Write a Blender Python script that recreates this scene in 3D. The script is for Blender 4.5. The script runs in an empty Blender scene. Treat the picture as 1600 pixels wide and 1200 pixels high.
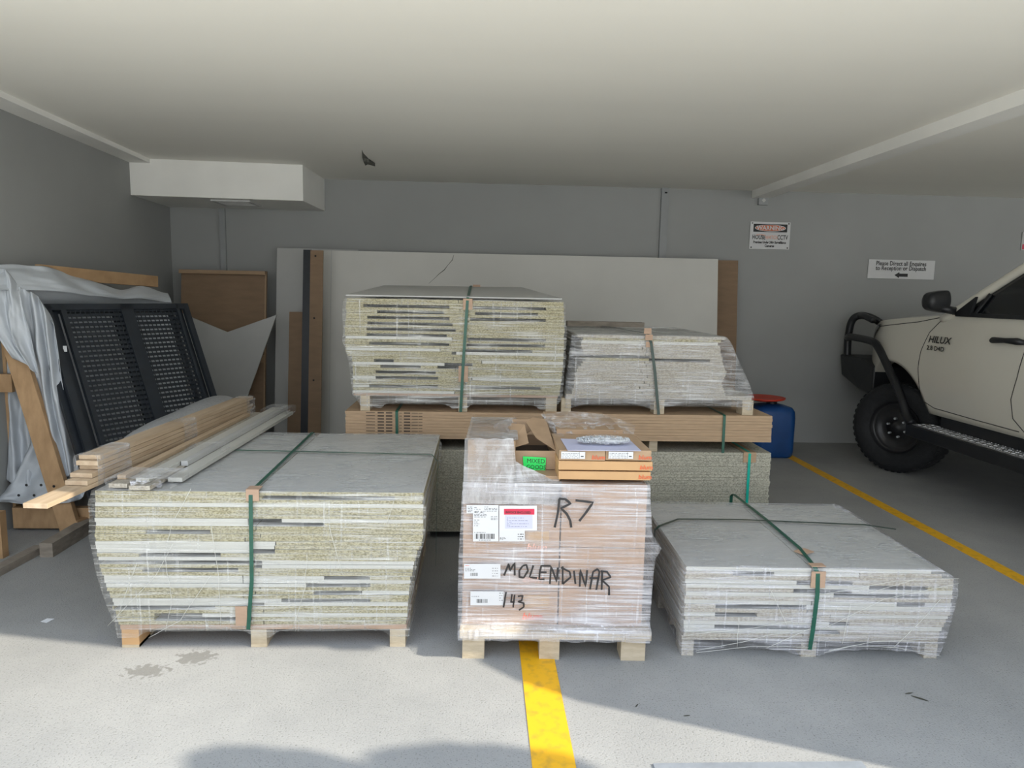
import bpy, bmesh, math, random
from mathutils import Vector, Matrix, noise
PI = math.pi
SC = bpy.context.scene
COL = SC.collection
# ------------------------------------------------------------------ camera
FPX = 1110.0; HCAM = 1.5
PITCH = math.radians(7.3); YAW = math.radians(2.63); ROLL = 0.02
cam_d = bpy.data.cameras.new('camera'); cam = bpy.data.objects.new('camera', cam_d); COL.objects.link(cam)
cam_d.sensor_width = 36; cam_d.sensor_fit = 'HORIZONTAL'; cam_d.lens = 36*FPX/1600
cam_d.clip_start = .05; cam_d.clip_end = 300
cam.location = (0, 0, HCAM)
cam.rotation_mode = 'QUATERNION'
cam.rotation_quaternion = (Matrix.Rotation(-YAW, 3, 'Z') @ Matrix.Rotation(PI/2-PITCH, 3, 'X') @ Matrix.Rotation(ROLL, 3, 'Z')).to_quaternion()
SC.camera = cam
# ------------------------------------------------------------------ light
SC.view_settings.view_transform = 'Standard'; SC.view_settings.look = 'None'
SC.view_settings.gamma = 1; SC.view_settings.use_curve_mapping = False
SC.view_settings.exposure = 0.0
SUND = Vector((2.5, -1.0, 1.9)).normalized()      # towards the sun
sd = bpy.data.lights.new('sun', 'SUN'); sd.energy = 6.2; sd.angle = math.radians(.6); sd.color = (1, .93, .80)
sun = bpy.data.objects.new('sun', sd); COL.objects.link(sun); sun.location = SUND*20
sun.rotation_mode = 'QUATERNION'; sun.rotation_quaternion = SUND.to_track_quat('Z', 'Y')
w = bpy.data.worlds.new('sky'); SC.world = w; w.use_nodes = True
nt = w.node_tree; nt.nodes.clear()
o_ = nt.nodes.new('ShaderNodeOutputWorld'); bg = nt.nodes.new('ShaderNodeBackground')
tc = nt.nodes.new('ShaderNodeTexCoord'); sx = nt.nodes.new('ShaderNodeSeparateXYZ'); rp = nt.nodes.new('ShaderNodeValToRGB')
nt.links.new(tc.outputs['Generated'], sx.inputs[0]); nt.links.new(sx.outputs['Z'], rp.inputs[0])
rp.color_ramp.elements[0].position = 0; rp.color_ramp.elements[0].color = (.86, .88, .88, 1)
rp.color_ramp.elements[1].position = .8; rp.color_ramp.elements[1].color = (.55, .66, .84, 1)
nt.links.new(rp.outputs[0], bg.inputs[0]); bg.inputs[1].default_value = 2.75
nt.links.new(bg.outputs[0], o_.inputs[0])
# ------------------------------------------------------------------ photo geometry -> world
_c, _s = math.cos(ROLL), math.sin(ROLL)
def ray(px, py):
    a = (px-800)/FPX; b = -(py-600)/FPX
    x = a*_c-b*_s; y = a*_s+b*_c
    d1 = math.cos(PITCH)+y*math.sin(PITCH); d2 = -math.sin(PITCH)+y*math.cos(PITCH)
    c, s = math.cos(YAW), math.sin(YAW)
    return Vector((x*c+d1*s, -x*s+d1*c, d2))
def atY(px, py, Y):
    d = ray(px, py); t = Y/d.y; return Vector((d.x*t, Y, HCAM+d.z*t))
def atX(px, py, X):
    d = ray(px, py); t = X/d.x; return Vector((X, d.y*t, HCAM+d.z*t))
def atZ(px, py, z=0):
    d = ray(px, py); t = (z-HCAM)/d.z; return Vector((d.x*t, d.y*t, z))
# ------------------------------------------------------------------ materials
MATS = {}
def nodes(name):
    m = bpy.data.materials.new(name); m.use_nodes = True; n = m.node_tree; n.nodes.clear()
    out = n.nodes.new('ShaderNodeOutputMaterial'); p = n.nodes.new('ShaderNodeBsdfPrincipled')
    n.links.new(p.outputs[0], out.inputs[0]); MATS[name] = m
    return m, n, p, out
def N(n, t, **k):
    x = n.nodes.new(t)
    for a, b in k.items():
        if a in x.inputs: x.inputs[a].default_value = b
        else: setattr(x, a, b)
    return x
def c4(c): return (c[0], c[1], c[2], 1)
def srgb(r, g, b):
    f = lambda v: (v/255/12.92) if v/255 <= .04045 else ((v/255+.055)/1.055)**2.4
    return (f(r), f(g), f(b))
def mat(name, col, rough=.6, var=.12, scale=6, stretch=(1, 1, 1), metal=0, bump=0, bscale=None, col2=None, contrast=(.3, .7), spec=.5, coat=0, detail=4):
    m, n, p, out = nodes(name)
    t = N(n, 'ShaderNodeTexCoord'); mp = N(n, 'ShaderNodeMapping'); mp.inputs['Scale'].default_value = stretch
    oi = N(n, 'ShaderNodeObjectInfo'); om = N(n, 'ShaderNodeMath', operation='MULTIPLY'); om.inputs[1].default_value = 37.0
    n.links.new(oi.outputs['Random'], om.inputs[0]); va = N(n, 'ShaderNodeVectorMath', operation='ADD'); n.links.new(t.outputs['Object'], va.inputs[0]); n.links.new(om.outputs[0], va.inputs[1])
    n.links.new(va.outputs[0], mp.inputs[0])
    nz = N(n, 'ShaderNodeTexNoise', Scale=scale, Detail=detail); n.links.new(mp.outputs[0], nz.inputs[0])
    r = N(n, 'ShaderNodeValToRGB'); e = r.color_ramp.elements
    e[0].position, e[1].position = contrast
    a = col; b = col2 if col2 else tuple(min(1, v*(1+var)) for v in col)
    if not col2: a = tuple(v*(1-var) for v in col)
    e[0].color = c4(a); e[1].color = c4(b)
    n.links.new(nz.outputs[0], r.inputs[0]); n.links.new(r.outputs[0], p.inputs['Base Color'])
    p.inputs['Roughness'].default_value = rough; p.inputs['Metallic'].default_value = metal
    p.inputs['Specular IOR Level'].default_value = spec; p.inputs['Coat Weight'].default_value = coat
    if bump:
        nb = N(n, 'ShaderNodeTexNoise', Scale=bscale or scale*3, Detail=4); n.links.new(mp.outputs[0], nb.inputs[0])
        bp = N(n, 'ShaderNodeBump', Strength=bump, Distance=.01); n.links.new(nb.outputs[0], bp.inputs['Height']); n.links.new(bp.outputs[0], p.inputs['Normal'])
    return m
mat('wall_paint', (.325, .33, .32), .7, .05, 1.2)
mat('ceiling_paint', (.84, .82, .755), .75, .03, .7, stretch=(.3, 1.5, 1))
mat('white_plaster', (.84, .83, .79), .7, .05, 2)
mat('plasterboard', (.60, .59, .55), .6, .04, 2)
mat('grille', (.5, .5, .48), .5, .1, 9)
mat('dark_void', (.02, .02, .02), .9)
mat('rough_plaster', (.10, .10, .085), .9, .5, 60)
mat('film_rope', (.62, .62, .58), .3, .1, 30)
mat('conduit_paint', (.30, .31, .31), .55, .05)
mat('chip', (.20, .175, .085), .75, 0, 190, col2=(.43, .39, .25), contrast=(.36, .60), bump=.25, stretch=(.6, 1, 1), detail=2)
mat('slot_shade', (.10, .10, .10), .8, .2, 40)  # darker than the chipboard, standing in for shade inside the slots
mat('chip_grey', (.25, .24, .19), .8, 0, 170, col2=(.52, .50, .40), contrast=(.34, .62), bump=.3, stretch=(.6, 1, 1), detail=2)
mat('chip_pale', (.28, .25, .20), .75, 0, 160, col2=(.45, .415, .35), contrast=(.36, .62), stretch=(.6, 1, 1), detail=2)
mat('white_board', (.80, .80, .78), .4, .04, 5)
mat('white_edge', (.50, .495, .45), .35, .03, 5)
mat('grey_board', (.44, .44, .425), .45, .05, 3)
mat('mdf', (.41, .285, .175), .75, .10, 14, stretch=(1, 1, 9))
mat('mdf_dark', (.25, .165, .10), .75, .10, 5, stretch=(1, 1, 4))
mat('carton', (.37, .25, .15), .7, .10, 8, stretch=(1, 1, 4))
mat('carton_pale', (.40, .27, .185), .7, .08, 8, stretch=(1, 1, 6))
mat('carton_bright', (.50, .30, .14), .65, .06, 8)
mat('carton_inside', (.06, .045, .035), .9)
mat('pine', (.40, .29, .185), .55, 0, 5, stretch=(8, .6, 8), col2=(.54, .42, .29), contrast=(.3, .75))
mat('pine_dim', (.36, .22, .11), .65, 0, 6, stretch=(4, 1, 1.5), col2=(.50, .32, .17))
mat('pallet_wood', (.38, .31, .21), .75, 0, 12, stretch=(1, 3, 3), col2=(.52, .44, .32), bump=.3)
mat('old_wood', (.20, .17, .14), .8, 0, 7, stretch=(2, 2, 6), col2=(.31, .27, .22), bump=.3)
mat('strap_green', (.012, .085, .055), .35, .15, 30)
mat('strap_dark', (.02, .045, .035), .35, .15, 30)
mat('strap_teal', (.0, .40, .30), .4, .1, 30)
mat('black_steel', (.012, .016, .022), .45, .2, 20)
mat('black_plastic', (.012, .013, .015), .45, .2, 12)
mat('rubber', (.012, .013, .015), .75, .3, 30, bump=.3)
mat('tarp', (.50, .53, .56), .55, .06, 3, bump=.35, bscale=9)
mat('bubble', (.45, .46, .47), .35, .12, 60, bump=.8, bscale=70)
mat('blue_plastic', (.005, .06, .22), .4, .15, 6)
mat('red_plastic', (.62, .05, .02), .45, .1, 6)
mat('sign_white', (.62, .62, .62), .5, .02)
mat('ink', (.02, .02, .02), .6, .2, 30)
mat('marker', (.015, .015, .018), .45, .2, 30)
mat('logo_red', (.70, .10, .03), .6, .1, 30)
mat('logo_faded', (.80, .42, .30), .6, .1, 30)
mat('tape_orange', (.46, .30, .16), .6, .1, 20)
mat('label_white', (.60, .61, .62), .5, .02)
mat('label_pink', (.55, .015, .06), .45, .05)
mat('label_lilac', (.50, .51, .66), .5, .05)
mat('sign_orange', (.62, .16, .07), .5, .15, 20)
mat('sticker_green', (.02, .72, .12), .45, .05)
mat('leaf', (.05, .05, .035), .7, .2, 30)
mat('car_paint', (.63, .605, .525), .28, .015, 2, coat=.6)
mat('car_glass', (.008, .010, .012), .06, .1, 2, spec=.6)
mat('headlamp', (.10, .105, .11), .08, .4, 30, metal=.5)
mat('rim', (.02, .02, .022), .4, .2, 20)
mat('chrome', (.8, .8, .8), .15, .05, 20, metal=1)
mat('tread_plate', (.45, .45, .45), .4, .25, 60, metal=.6)
mat('seam', (.03, .03, .028), .7)
mat('shadow_foliage', (.05, .09, .03), .7, .3, 20)
mat('bark', (.16, .12, .08), .9, .3, 20)
mat('strip_grey', (.35, .38, .42), .45, .1, 20, metal=.4)
mat('screws', (.55, .58, .60), .3, .3, 200, metal=.4)
mat('floor_paper', (.7, .72, .75), .6)
mat('bounce_concrete', (.78, .755, .68), .9, .1, .5)
# concrete floor
m, n, p, out = nodes('concrete')
t = N(n, 'ShaderNodeTexCoord')
n1 = N(n, 'ShaderNodeTexNoise', Scale=1.3, Detail=6, Roughness=.65); n.links.new(t.outputs['Object'], n1.inputs[0])
r1 = N(n, 'ShaderNodeValToRGB'); r1.color_ramp.elements[0].position = .3; r1.color_ramp.elements[1].position = .7
r1.color_ramp.elements[0].color = (.275, .278, .272, 1); r1.color_ramp.elements[1].color = (.365, .363, .35, 1)
n.links.new(n1.outputs[0], r1.inputs[0])
n2 = N(n, 'ShaderNodeTexNoise', Scale=150, Detail=2); n.links.new(t.outputs['Object'], n2.inputs[0])
r2 = N(n, 'ShaderNodeValToRGB'); r2.color_ramp.elements[0].position = .28; r2.color_ramp.elements[1].position = .42
r2.color_ramp.elements[0].color = (.45, .44, .42, 1); r2.color_ramp.elements[1].color = (1, 1, 1, 1)
n.links.new(n2.outputs[0], r2.inputs[0])
mx = N(n, 'ShaderNodeMix', data_type='RGBA', blend_type='MULTIPLY'); mx.inputs[0].default_value = .8
n.links.new(r1.outputs[0], mx.inputs[6]); n.links.new(r2.outputs[0], mx.inputs[7])
# rough grey glue marks in front of the left stack
st = None
for (px, py, rx, ry) in ((228, 1049, .085, .05), (306, 1027, .075, .06)):
    q = atZ(px, py)
    mp = N(n, 'ShaderNodeMapping'); mp.inputs['Location'].default_value = (-q.x/rx, -q.y/ry, 0); mp.inputs['Scale'].default_value = (1/rx, 1/ry, 0)
    n.links.new(t.outputs['Object'], mp.inputs[0])
    ln = N(n, 'ShaderNodeVectorMath', operation='LENGTH'); n.links.new(mp.outputs[0], ln.inputs[0])
    nn = N(n, 'ShaderNodeTexNoise', Scale=38, Detail=5); n.links.new(t.outputs['Object'], nn.inputs[0])
    a1 = N(n, 'ShaderNodeMath', operation='MULTIPLY_ADD'); a1.inputs[1].default_value = 2.6; a1.inputs[2].default_value = -1.3
    n.links.new(nn.outputs[0], a1.inputs[0])
    ad = N(n, 'ShaderNodeMath', operation='ADD'); n.links.new(ln.outputs['Value'], ad.inputs[0]); n.links.new(a1.outputs[0], ad.inputs[1])
    mr = N(n, 'ShaderNodeMapRange'); mr.inputs[1].default_value = .75; mr.inputs[2].default_value = 1.0; mr.inputs[3].default_value = 1; mr.inputs[4].default_value = 0
    n.links.new(ad.outputs[0], mr.inputs[0])
    if st is None: st = mr.outputs[0]
    else:
        mm = N(n, 'ShaderNodeMath', operation='MAXIMUM'); n.links.new(st, mm.inputs[0]); n.links.new(mr.outputs[0], mm.inputs[1]); st = mm.outputs[0]
ms = N(n, 'ShaderNodeMath', operation='MULTIPLY'); ms.inputs[1].default_value = .8; n.links.new(st, ms.inputs[0])
mx2 = N(n, 'ShaderNodeMix', data_type='RGBA'); mx2.inputs[7].default_value = (.19, .185, .17, 1)
n.links.new(ms.outputs[0], mx2.inputs[0]); n.links.new(mx.outputs[2], mx2.inputs[6])
n.links.new(mx2.outputs[2], p.inputs['Base Color']); p.inputs['Roughness'].default_value = .75
bp = N(n, 'ShaderNodeBump', Strength=.25, Distance=.01); n.links.new(n2.outputs[0], bp.inputs['Height']); n.links.new(bp.outputs[0], p.inputs['Normal'])
# worn yellow paint
m, n, p, out = nodes('yellow_paint')
t = N(n, 'ShaderNodeTexCoord'); n1 = N(n, 'ShaderNodeTexNoise', Scale=22, Detail=6); n.links.new(t.outputs['Object'], n1.inputs[0])
r1 = N(n, 'ShaderNodeValToRGB'); r1.color_ramp.elements[0].position = .3; r1.color_ramp.elements[1].position = .5
r1.color_ramp.elements[0].color = (.58, .32, .03, 1); r1.color_ramp.elements[1].color = (.82, .44, .012, 1)
n.links.new(n1.outputs[0], r1.inputs[0]); n.links.new(r1.outputs[0], p.inputs['Base Color']); p.inputs['Roughness'].default_value = .55
# stretch film
def film(name, lo, hi, sz=(2, 2, 45), tint=(.92, .93, .93), rough=.22, rot=0, sharp=(.42, .72)):
    m, n, p, out = nodes(name)
    t = N(n, 'ShaderNodeTexCoord'); mp = N(n, 'ShaderNodeMapping'); mp.inputs['Scale'].default_value = sz; mp.inputs['Rotation'].default_value = (0, rot, 0)
    n.links.new(t.outputs['Object'], mp.inputs[0])
    a = N(n, 'ShaderNodeTexNoise', Scale=1.6, Detail=5, Roughness=.6); n.links.new(mp.outputs[0], a.inputs[0])
    mp2 = N(n, 'ShaderNodeMapping'); mp2.inputs['Scale'].default_value = (38, 38, 3); mp2.inputs['Rotation'].default_value = (0, .5, .2)
    n.links.new(t.outputs['Object'], mp2.inputs[0])
    b = N(n, 'ShaderNodeTexNoise', Scale=1.3, Detail=4); n.links.new(mp2.outputs[0], b.inputs[0])
    rb = N(n, 'ShaderNodeMapRange'); rb.inputs[1].default_value = .6; rb.inputs[2].default_value = .85; rb.inputs[3].default_value = 0; rb.inputs[4].default_value = (hi-lo)*.8
    n.links.new(b.outputs[0], rb.inputs[0])
    ra = N(n, 'ShaderNodeMapRange'); ra.inputs[1].default_value = sharp[0]; ra.inputs[2].default_value = sharp[1]; ra.inputs[3].default_value = lo; ra.inputs[4].default_value = hi
    n.links.new(a.outputs[0], ra.inputs[0])
    c = N(n, 'ShaderNodeTexNoise', Scale=3.0, Detail=2); n.links.new(t.outputs['Object'], c.inputs[0])
    rc = N(n, 'ShaderNodeMapRange'); rc.inputs[1].default_value = .35; rc.inputs[2].default_value = .65; rc.inputs[3].default_value = .55; rc.inputs[4].default_value = 1.45
    n.links.new(c.outputs[0], rc.inputs[0])
    s1 = N(n, 'ShaderNodeMath', operation='ADD'); n.links.new(ra.outputs[0], s1.inputs[0]); n.links.new(rb.outputs[0], s1.inputs[1])
    for (ss, rr_, tl, am) in (((2.2, 2.2, 150), (0, .07, 0), (.54, .68), .55), ((1.6, 1.6, 95), (0, -.35, .3), (.60, .72), .8), ((70, 70, 2.5), (0, -.25, 0), (.62, .74), .6)):
        mq = N(n, 'ShaderNodeMapping'); mq.inputs['Scale'].default_value = ss; mq.inputs['Rotation'].default_value = rr_; n.links.new(t.outputs['Object'], mq.inputs[0])
        q_ = N(n, 'ShaderNodeTexNoise', Scale=1.0, Detail=2); n.links.new(mq.outputs[0], q_.inputs[0])
        rq = N(n, 'ShaderNodeMapRange'); rq.inputs[1].default_value = tl[0]; rq.inputs[2].default_value = tl[1]; rq.inputs[3].default_value = 0; rq.inputs[4].default_value = (hi-lo)*am; n.links.new(q_.outputs[0], rq.inputs[0])
        s0 = N(n, 'ShaderNodeMath', operation='ADD'); n.links.new(s1.outputs[0], s0.inputs[0]); n.links.new(rq.outputs[0], s0.inputs[1]); s1 = s0
    s2 = N(n, 'ShaderNodeMath', operation='MULTIPLY', use_clamp=True); n.links.new(s1.outputs[0], s2.inputs[0]); n.links.new(rc.outputs[0], s2.inputs[1])
    n.links.new(s2.outputs[0], p.inputs['Alpha'])
    p.inputs['Base Color'].default_value = c4(tint); p.inputs['Roughness'].default_value = rough
    ab = N(n, 'ShaderNodeMath', operation='ADD'); n.links.new(a.outputs[0], ab.inputs[0]); n.links.new(b.outputs[0], ab.inputs[1]); bp = N(n, 'ShaderNodeBump', Strength=.8, Distance=.014); n.links.new(ab.outputs[0], bp.inputs['Height']); n.links.new(bp.outputs[0], p.inputs['Normal'])
    return m
film('film_clear', .07, .48, tint=(.80, .80, .77), rough=.16, sharp=(.48, .70))
film('film_white', .14, .58, tint=(.74, .74, .77), sharp=(.42, .66))
film('film_milky', .07, .50, tint=(.76, .76, .80), rough=.16, sharp=(.46, .70))
film('film_haze', .08, .46, sz=(4, 4, 40), tint=(.80, .80, .80), rot=.35)
film('film_top', .12, .42, sz=(3, 16, 3), tint=(.66, .68, .67), rough=.28)
film('film_wrinkled', .38, .72, sz=(14, 14, 5), tint=(.50, .49, .48), rough=.2)
film('film_loose', .07, .42, sz=(9, 9, 9), tint=(.85, .86, .86), rough=.2)
# ------------------------------------------------------------------ object helpers
def tag(o, label=None, cat=None, group=None, kind=None):
    if label: o['label'] = label
    if cat: o['category'] = cat
    if group: o['group'] = group
    if kind: o['kind'] = kind
    return o
def thing(name, label, cat, loc=(0, 0, 0), group=None):
    o = bpy.data.objects.new(name, None); COL.objects.link(o); o.location = loc; o.empty_display_size = .1
    return tag(o, label, cat, group)
def wloc(o):
    v = Vector((0, 0, 0))
    while o: v += Vector(o.location); o = o.parent
    return v
class MB:
    def __init__(s): s.v = []; s.f = []; s.smooth = []
    def quad(s, *p):
        k = len(s.v); s.v += [Vector(q) for q in p]; s.f.append(tuple(range(k, k+len(p)))); return s
    def box(s, c, d, R=None):
        k = len(s.v); c = Vector(c)
        for z in (-.5, .5):
            for x, y in ((-.5, -.5), (.5, -.5), (.5, .5), (-.5, .5)):
                q = Vector((x*d[0], y*d[1], z*d[2]))
                s.v.append(c+(R @ q if R else q))
        s.f += [tuple(k+i for i in f) for f in ((3, 2, 1, 0), (4, 5, 6, 7), (0, 1, 5, 4), (1, 2, 6, 5), (2, 3, 7, 6), (3, 0, 4, 7))]
        return s
    def bb(s, x0, x1, y0, y1, z0, z1): return s.box(((x0+x1)/2, (y0+y1)/2, (z0+z1)/2), (x1-x0, y1-y0, z1-z0))
    def beam(s, a, b, wd, th, up=(0, 0, 1)):
        a = Vector(a); b = Vector(b); d = b-a; L = d.length; d.normalize(); u = Vector(up); sd_ = d.cross(u).normalized(); u = sd_.cross(d)
        R = Matrix((d, sd_, u)).transposed()
        return s.box((a+b)/2, (L, wd, th), R)
    def prism(s, poly, off):      # poly: 3-D outline, off: extrusion vector
        k = len(s.v); off = Vector(off); n_ = len(poly)
        s.v += [Vector(q) for q in poly]+[Vector(q)+off for q in poly]
        s.f.append(tuple(range(k, k+n_))); s.f.append(tuple(range(k+2*n_-1, k+n_-1, -1)))
        for i in range(n_): j = (i+1) % n_; s.f.append((k+j, k+i, k+n_+i, k+n_+j))
        return s
    def tube(s, pts, r, n_=8, cap=True, closed=False):
        pts = [Vector(q) for q in pts]; rr = r if isinstance(r, (list, tuple)) else [r]*len(pts); k0 = len(s.v)
        prev = None
        for i, q in enumerate(pts):
            if closed: d = pts[(i+1) % len(pts)]-pts[i-1]
            else: d = pts[min(i+1, len(pts)-1)]-pts[max(i-1, 0)]
            d.normalize()
            if prev is None:
                a = d.orthogonal().normalized()
            else:
                a = (prev-d*prev.dot(d)).normalized()
            prev = a; b = d.cross(a)
            for j in range(n_):
                t_ = 2*PI*j/n_; s.v.append(q+(a*math.cos(t_)+b*math.sin(t_))*rr[i])
        m_ = len(pts)
        for i in range(m_ if closed else m_-1):
            for j in range(n_):
                A = k0+i*n_; B = k0+((i+1) % m_)*n_
                s.f.append((A+j, A+(j+1) % n_, B+(j+1) % n_, B+j))
        if cap and not closed:
            s.f.append(tuple(k0+j for j in range(n_))[::-1]); s.f.append(tuple(k0+(m_-1)*n_+j for j in range(n_)))
        return s
    def ribbon(s, pts, wd, nrm, th=.0012):   # flat strap laid on points; nrm = list of normals
        pts = [Vector(q) for q in pts]; k = len(s.v)
        for i, q in enumerate(pts):
            d = (pts[min(i+1, len(pts)-1)]-pts[max(i-1, 0)]).normalized()
            n_ = Vector(nrm[i] if isinstance(nrm, list) else nrm); sd_ = d.cross(n_).normalized(); n_ = sd_.cross(d).normalized()
            wv = wd[i] if isinstance(wd, list) else wd
            s.v += [q-sd_*wv/2, q+sd_*wv/2, q+sd_*wv/2+n_*th, q-sd_*wv/2+n_*th]
        for i in range(len(pts)-1):
            a = k+4*i; b = a+4
            for j in range(4): s.f.append((a+j, a+(j+1) % 4, b+(j+1) % 4, b+j))
        s.f.append((k+3, k+2, k+1, k)); e = k+4*(len(pts)-1); s.f.append((e, e+1, e+2, e+3))
        return s
    def lathe(s, prof, c, n_=32, axis='Z', cap=True):
        k = len(s.v); c = Vector(c)
        for (r, h) in prof:
            for j in range(n_):
                t_ = 2*PI*j/n_; a, b = r*math.cos(t_), r*math.sin(t_)
                s.v.append(c+(Vector((a, b, h)) if axis == 'Z' else Vector((h, a, b))))
        for i in range(len(prof)-1):
            for j in range(n_): s.f.append((k+i*n_+j, k+i*n_+(j+1) % n_, k+(i+1)*n_+(j+1) % n_, k+(i+1)*n_+j))
        if cap and prof[0][0] > 1e-5: s.f.append(tuple(k+j for j in range(n_))[::-1])
        if cap and prof[-1][0] > 1e-5: e = k+(len(prof)-1)*n_; s.f.append(tuple(e+j for j in range(n_)))
        return s
    def grid(s, fn, nu, nv):
        k = len(s.v)
        for j in range(nv+1):
            for i in range(nu+1): s.v.append(Vector(fn(i/nu, j/nv)))
        for j in range(nv):
            for i in range(nu):
                a = k+j*(nu+1)+i; s.f.append((a, a+1, a+nu+2, a+nu+1))
        return s
    def mesh(s, name, weld=False, off=Vector((0, 0, 0)), smooth=False, bevel=0):
        me = bpy.data.meshes.new(name); me.from_pydata([tuple(q-off) for q in s.v], [], s.f)
        bm = bmesh.new(); bm.from_mesh(me)
        if weld: bmesh.ops.remove_doubles(bm, verts=bm.verts, dist=weld if weld is not True else 1e-4)
        bmesh.ops.recalc_face_normals(bm, faces=bm.faces)
        bm.to_mesh(me); bm.free()
        if smooth:
            for f in me.polygons: f.use_smooth = True
        return me
    def build(s, name, m, parent=None, weld=False, smooth=False, bevel=0, solid=0, sub=0, base=None):
        vs = s.v
        if parent: off = wloc(parent)
        elif base is not None: off = Vector(base)
        else:
            xs = [q.x for q in vs]; ys = [q.y for q in vs]; off = Vector(((min(xs)+max(xs))/2, (min(ys)+max(ys))/2, min(q.z for q in vs)))
        me = s.mesh(name, weld, off, smooth); me.materials.append(MATS[m] if isinstance(m, str) else m)
        o = bpy.data.objects.new(name, me); COL.objects.link(o)
        if parent: o.parent = parent
        else: o.location = off
        if bevel:
            b = o.modifiers.new('bevel', 'BEVEL'); b.width = bevel; b.segments = 2; b.limit_method = 'ANGLE'
        if solid:
            b = o.modifiers.new('solid', 'SOLIDIFY'); b.thickness = solid; b.offset = 0
        if sub:
            b = o.modifiers.new('sub', 'SUBSURF'); b.levels = sub; b.render_levels = sub
        return o
def struct(name, mb, m, **k): return tag(mb.build(name, m, **k), kind='structure')
def nz(x, y, z, sc=1.0): return noise.noise(Vector((x*sc, y*sc, z*sc)))
TXT = {}
def text_mb(s, size, pos, right, up, bold=0.0, align='LEFT', shear=0, sx=1.0, th=.0006):
    """text laid flat on a surface: right/up are world unit vectors"""
    cu = bpy.data.curves.new('t', 'FONT'); cu.body = s; cu.size = size; cu.offset = bold; cu.align_x = align; cu.shear = shear; cu.resolution_u = 2
    cu.fill_mode = 'FRONT'
    ob = bpy.data.objects.new('t', cu); COL.objects.link(ob)
    dg = bpy.context.evaluated_depsgraph_get(); dg.update()
    me = bpy.data.meshes.new_from_object(ob.evaluated_get(dg))
    mb = MB(); R = Vector(right).normalized(); U = Vector(up).normalized(); P = Vector(pos)
    mb.v = [P+R*(q.co.x*sx)+U*q.co.y for q in me.vertices]; mb.f = [tuple(f.vertices) for f in me.polygons]
    bpy.data.objects.remove(ob); bpy.data.curves.remove(cu); bpy.data.meshes.remove(me)
    return mb
ORD = ['topmost', 'second', 'third', 'fourth', 'fifth', 'sixth', 'seventh', 'eighth', 'ninth', 'tenth', 'eleventh', 'twelfth', 'thirteenth', 'fourteenth', 'fifteenth', 'sixteenth',
       'seventeenth', 'eighteenth', 'nineteenth', 'twentieth', 'twenty-first', 'twenty-second', 'twenty-third', 'twenty-fourth', 'twenty-fifth', 'twenty-sixth', 'twenty-seventh',
       'twenty-eighth', 'twenty-ninth', 'thirtieth', 'thirty-first', 'thirty-second', 'thirty-third', 'thirty-fourth', 'thirty-fifth', 'thirty-sixth', 'thirty-seventh', 'lowest']
rnd = random.Random(7); USED = set()
# ------------------------------------------------------------------ setting
CZ = 2.565; WY = 7.2
def lwx(y): return -3.03+.055*(WY-y)
struct('floor', MB().bb(-4, 13, 1.9, 8, -.2, 0), 'concrete', base=(0, 0, 0))
struct('floor', MB().bb(-14, 24, -22, 1.9, -.2, 0).bb(-14, -4, 1.9, 8, -.2, 0), 'bounce_concrete', base=(0, 0, 0))  # unseen outer ground, colour lightened to bounce more sunlight inside
struct('ceiling', MB().prism([(12, 1.52, CZ), (1.875, 1.52, CZ), (1.3, 1.64, CZ), (.8, 1.78, CZ), (0, 1.98, CZ), (-3.4, 2.2, CZ), (-3.4, WY+.3, CZ), (12, WY+.3, CZ)], (0, 0, .35)), 'ceiling_paint')
struct('wall_back', MB().bb(-3.4, 12, WY, WY+.25, 0, CZ), 'wall_paint')
struct('wall_left', MB().prism([(lwx(WY), WY, 0), (lwx(1.52), 1.52, 0), (lwx(1.52)-.3, 1.52, 0), (lwx(WY)-.3, WY, 0)], (0, 0, CZ)), 'wall_paint')
struct('shadow_wall_right', MB().prism([(3.08, 1.375, 0), (3.08, 1.375, 2.05), (3.08, 1.43, 2.22), (3.08, 1.52, 2.34), (3.08, 2.45, 2.34), (3.08, 2.45, 0)], (.16, 0, 0)), 'wall_paint')  # added unseen wall, outline shaped to cast the diagonal floor shadow
struct('wall_outer', MB().bb(11.8, 12, 1.5, WY, 0, CZ), 'wall_paint')
# bulkhead in the back left corner, beams
struct('trim_1', MB().prism([(lwx(6.3), 6.32, 2.26), (-1.56, 6.42, 2.26), (-1.54, WY, 2.26), (lwx(WY), WY, 2.26)], (0, 0, CZ-2.26)), 'white_plaster')
struct('trim_2', MB().prism([(lwx(2.2), 2.2, CZ-.035), (lwx(2.2)+.17, 2.2, CZ-.035), (lwx(6.33)+.17, 6.33, CZ-.035), (lwx(6.33), 6.33, CZ-.035)], (0, 0, .035)), 'white_plaster')
struct('trim_3', MB().bb(2.70, 2.86, 1.53, WY, CZ-.075, CZ), 'white_plaster')
def grille():
    q = atZ(370, 316, 2.26); t_ = thing('ceiling_grille', 'white louvred air grille under the corner bulkhead', 'vent', (q.x, q.y, 2.255))
    f = MB()
    for a, b, c, d in ((-.17, .17, -.17, -.14), (-.17, .17, .14, .17), (-.17, -.14, -.14, .14), (.14, .17, -.14, .14)): f.bb(q.x+a, q.x+b, q.y+c, q.y+d, 2.245, 2.26)
    f.build('frame', 'grille', t_)
    l = MB()
    for i in range(9): l.box((q.x, q.y-.12+i*.03, 2.252), (.28, .022, .003), Matrix.Rotation(.5, 3, 'X'))
    l.build('louvre', 'grille', t_)
grille()
def conduit(px, top, bot, wd, label):
    a = atY(px, top, WY); t_ = thing('conduit', label, 'conduit', (a.x, WY-.02, bot))
    MB().bb(a.x-wd/2, a.x+wd/2, WY-.03, WY, bot, CZ if px > 600 else 2.26).build('cover', 'conduit_paint', t_)
    return t_
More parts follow.
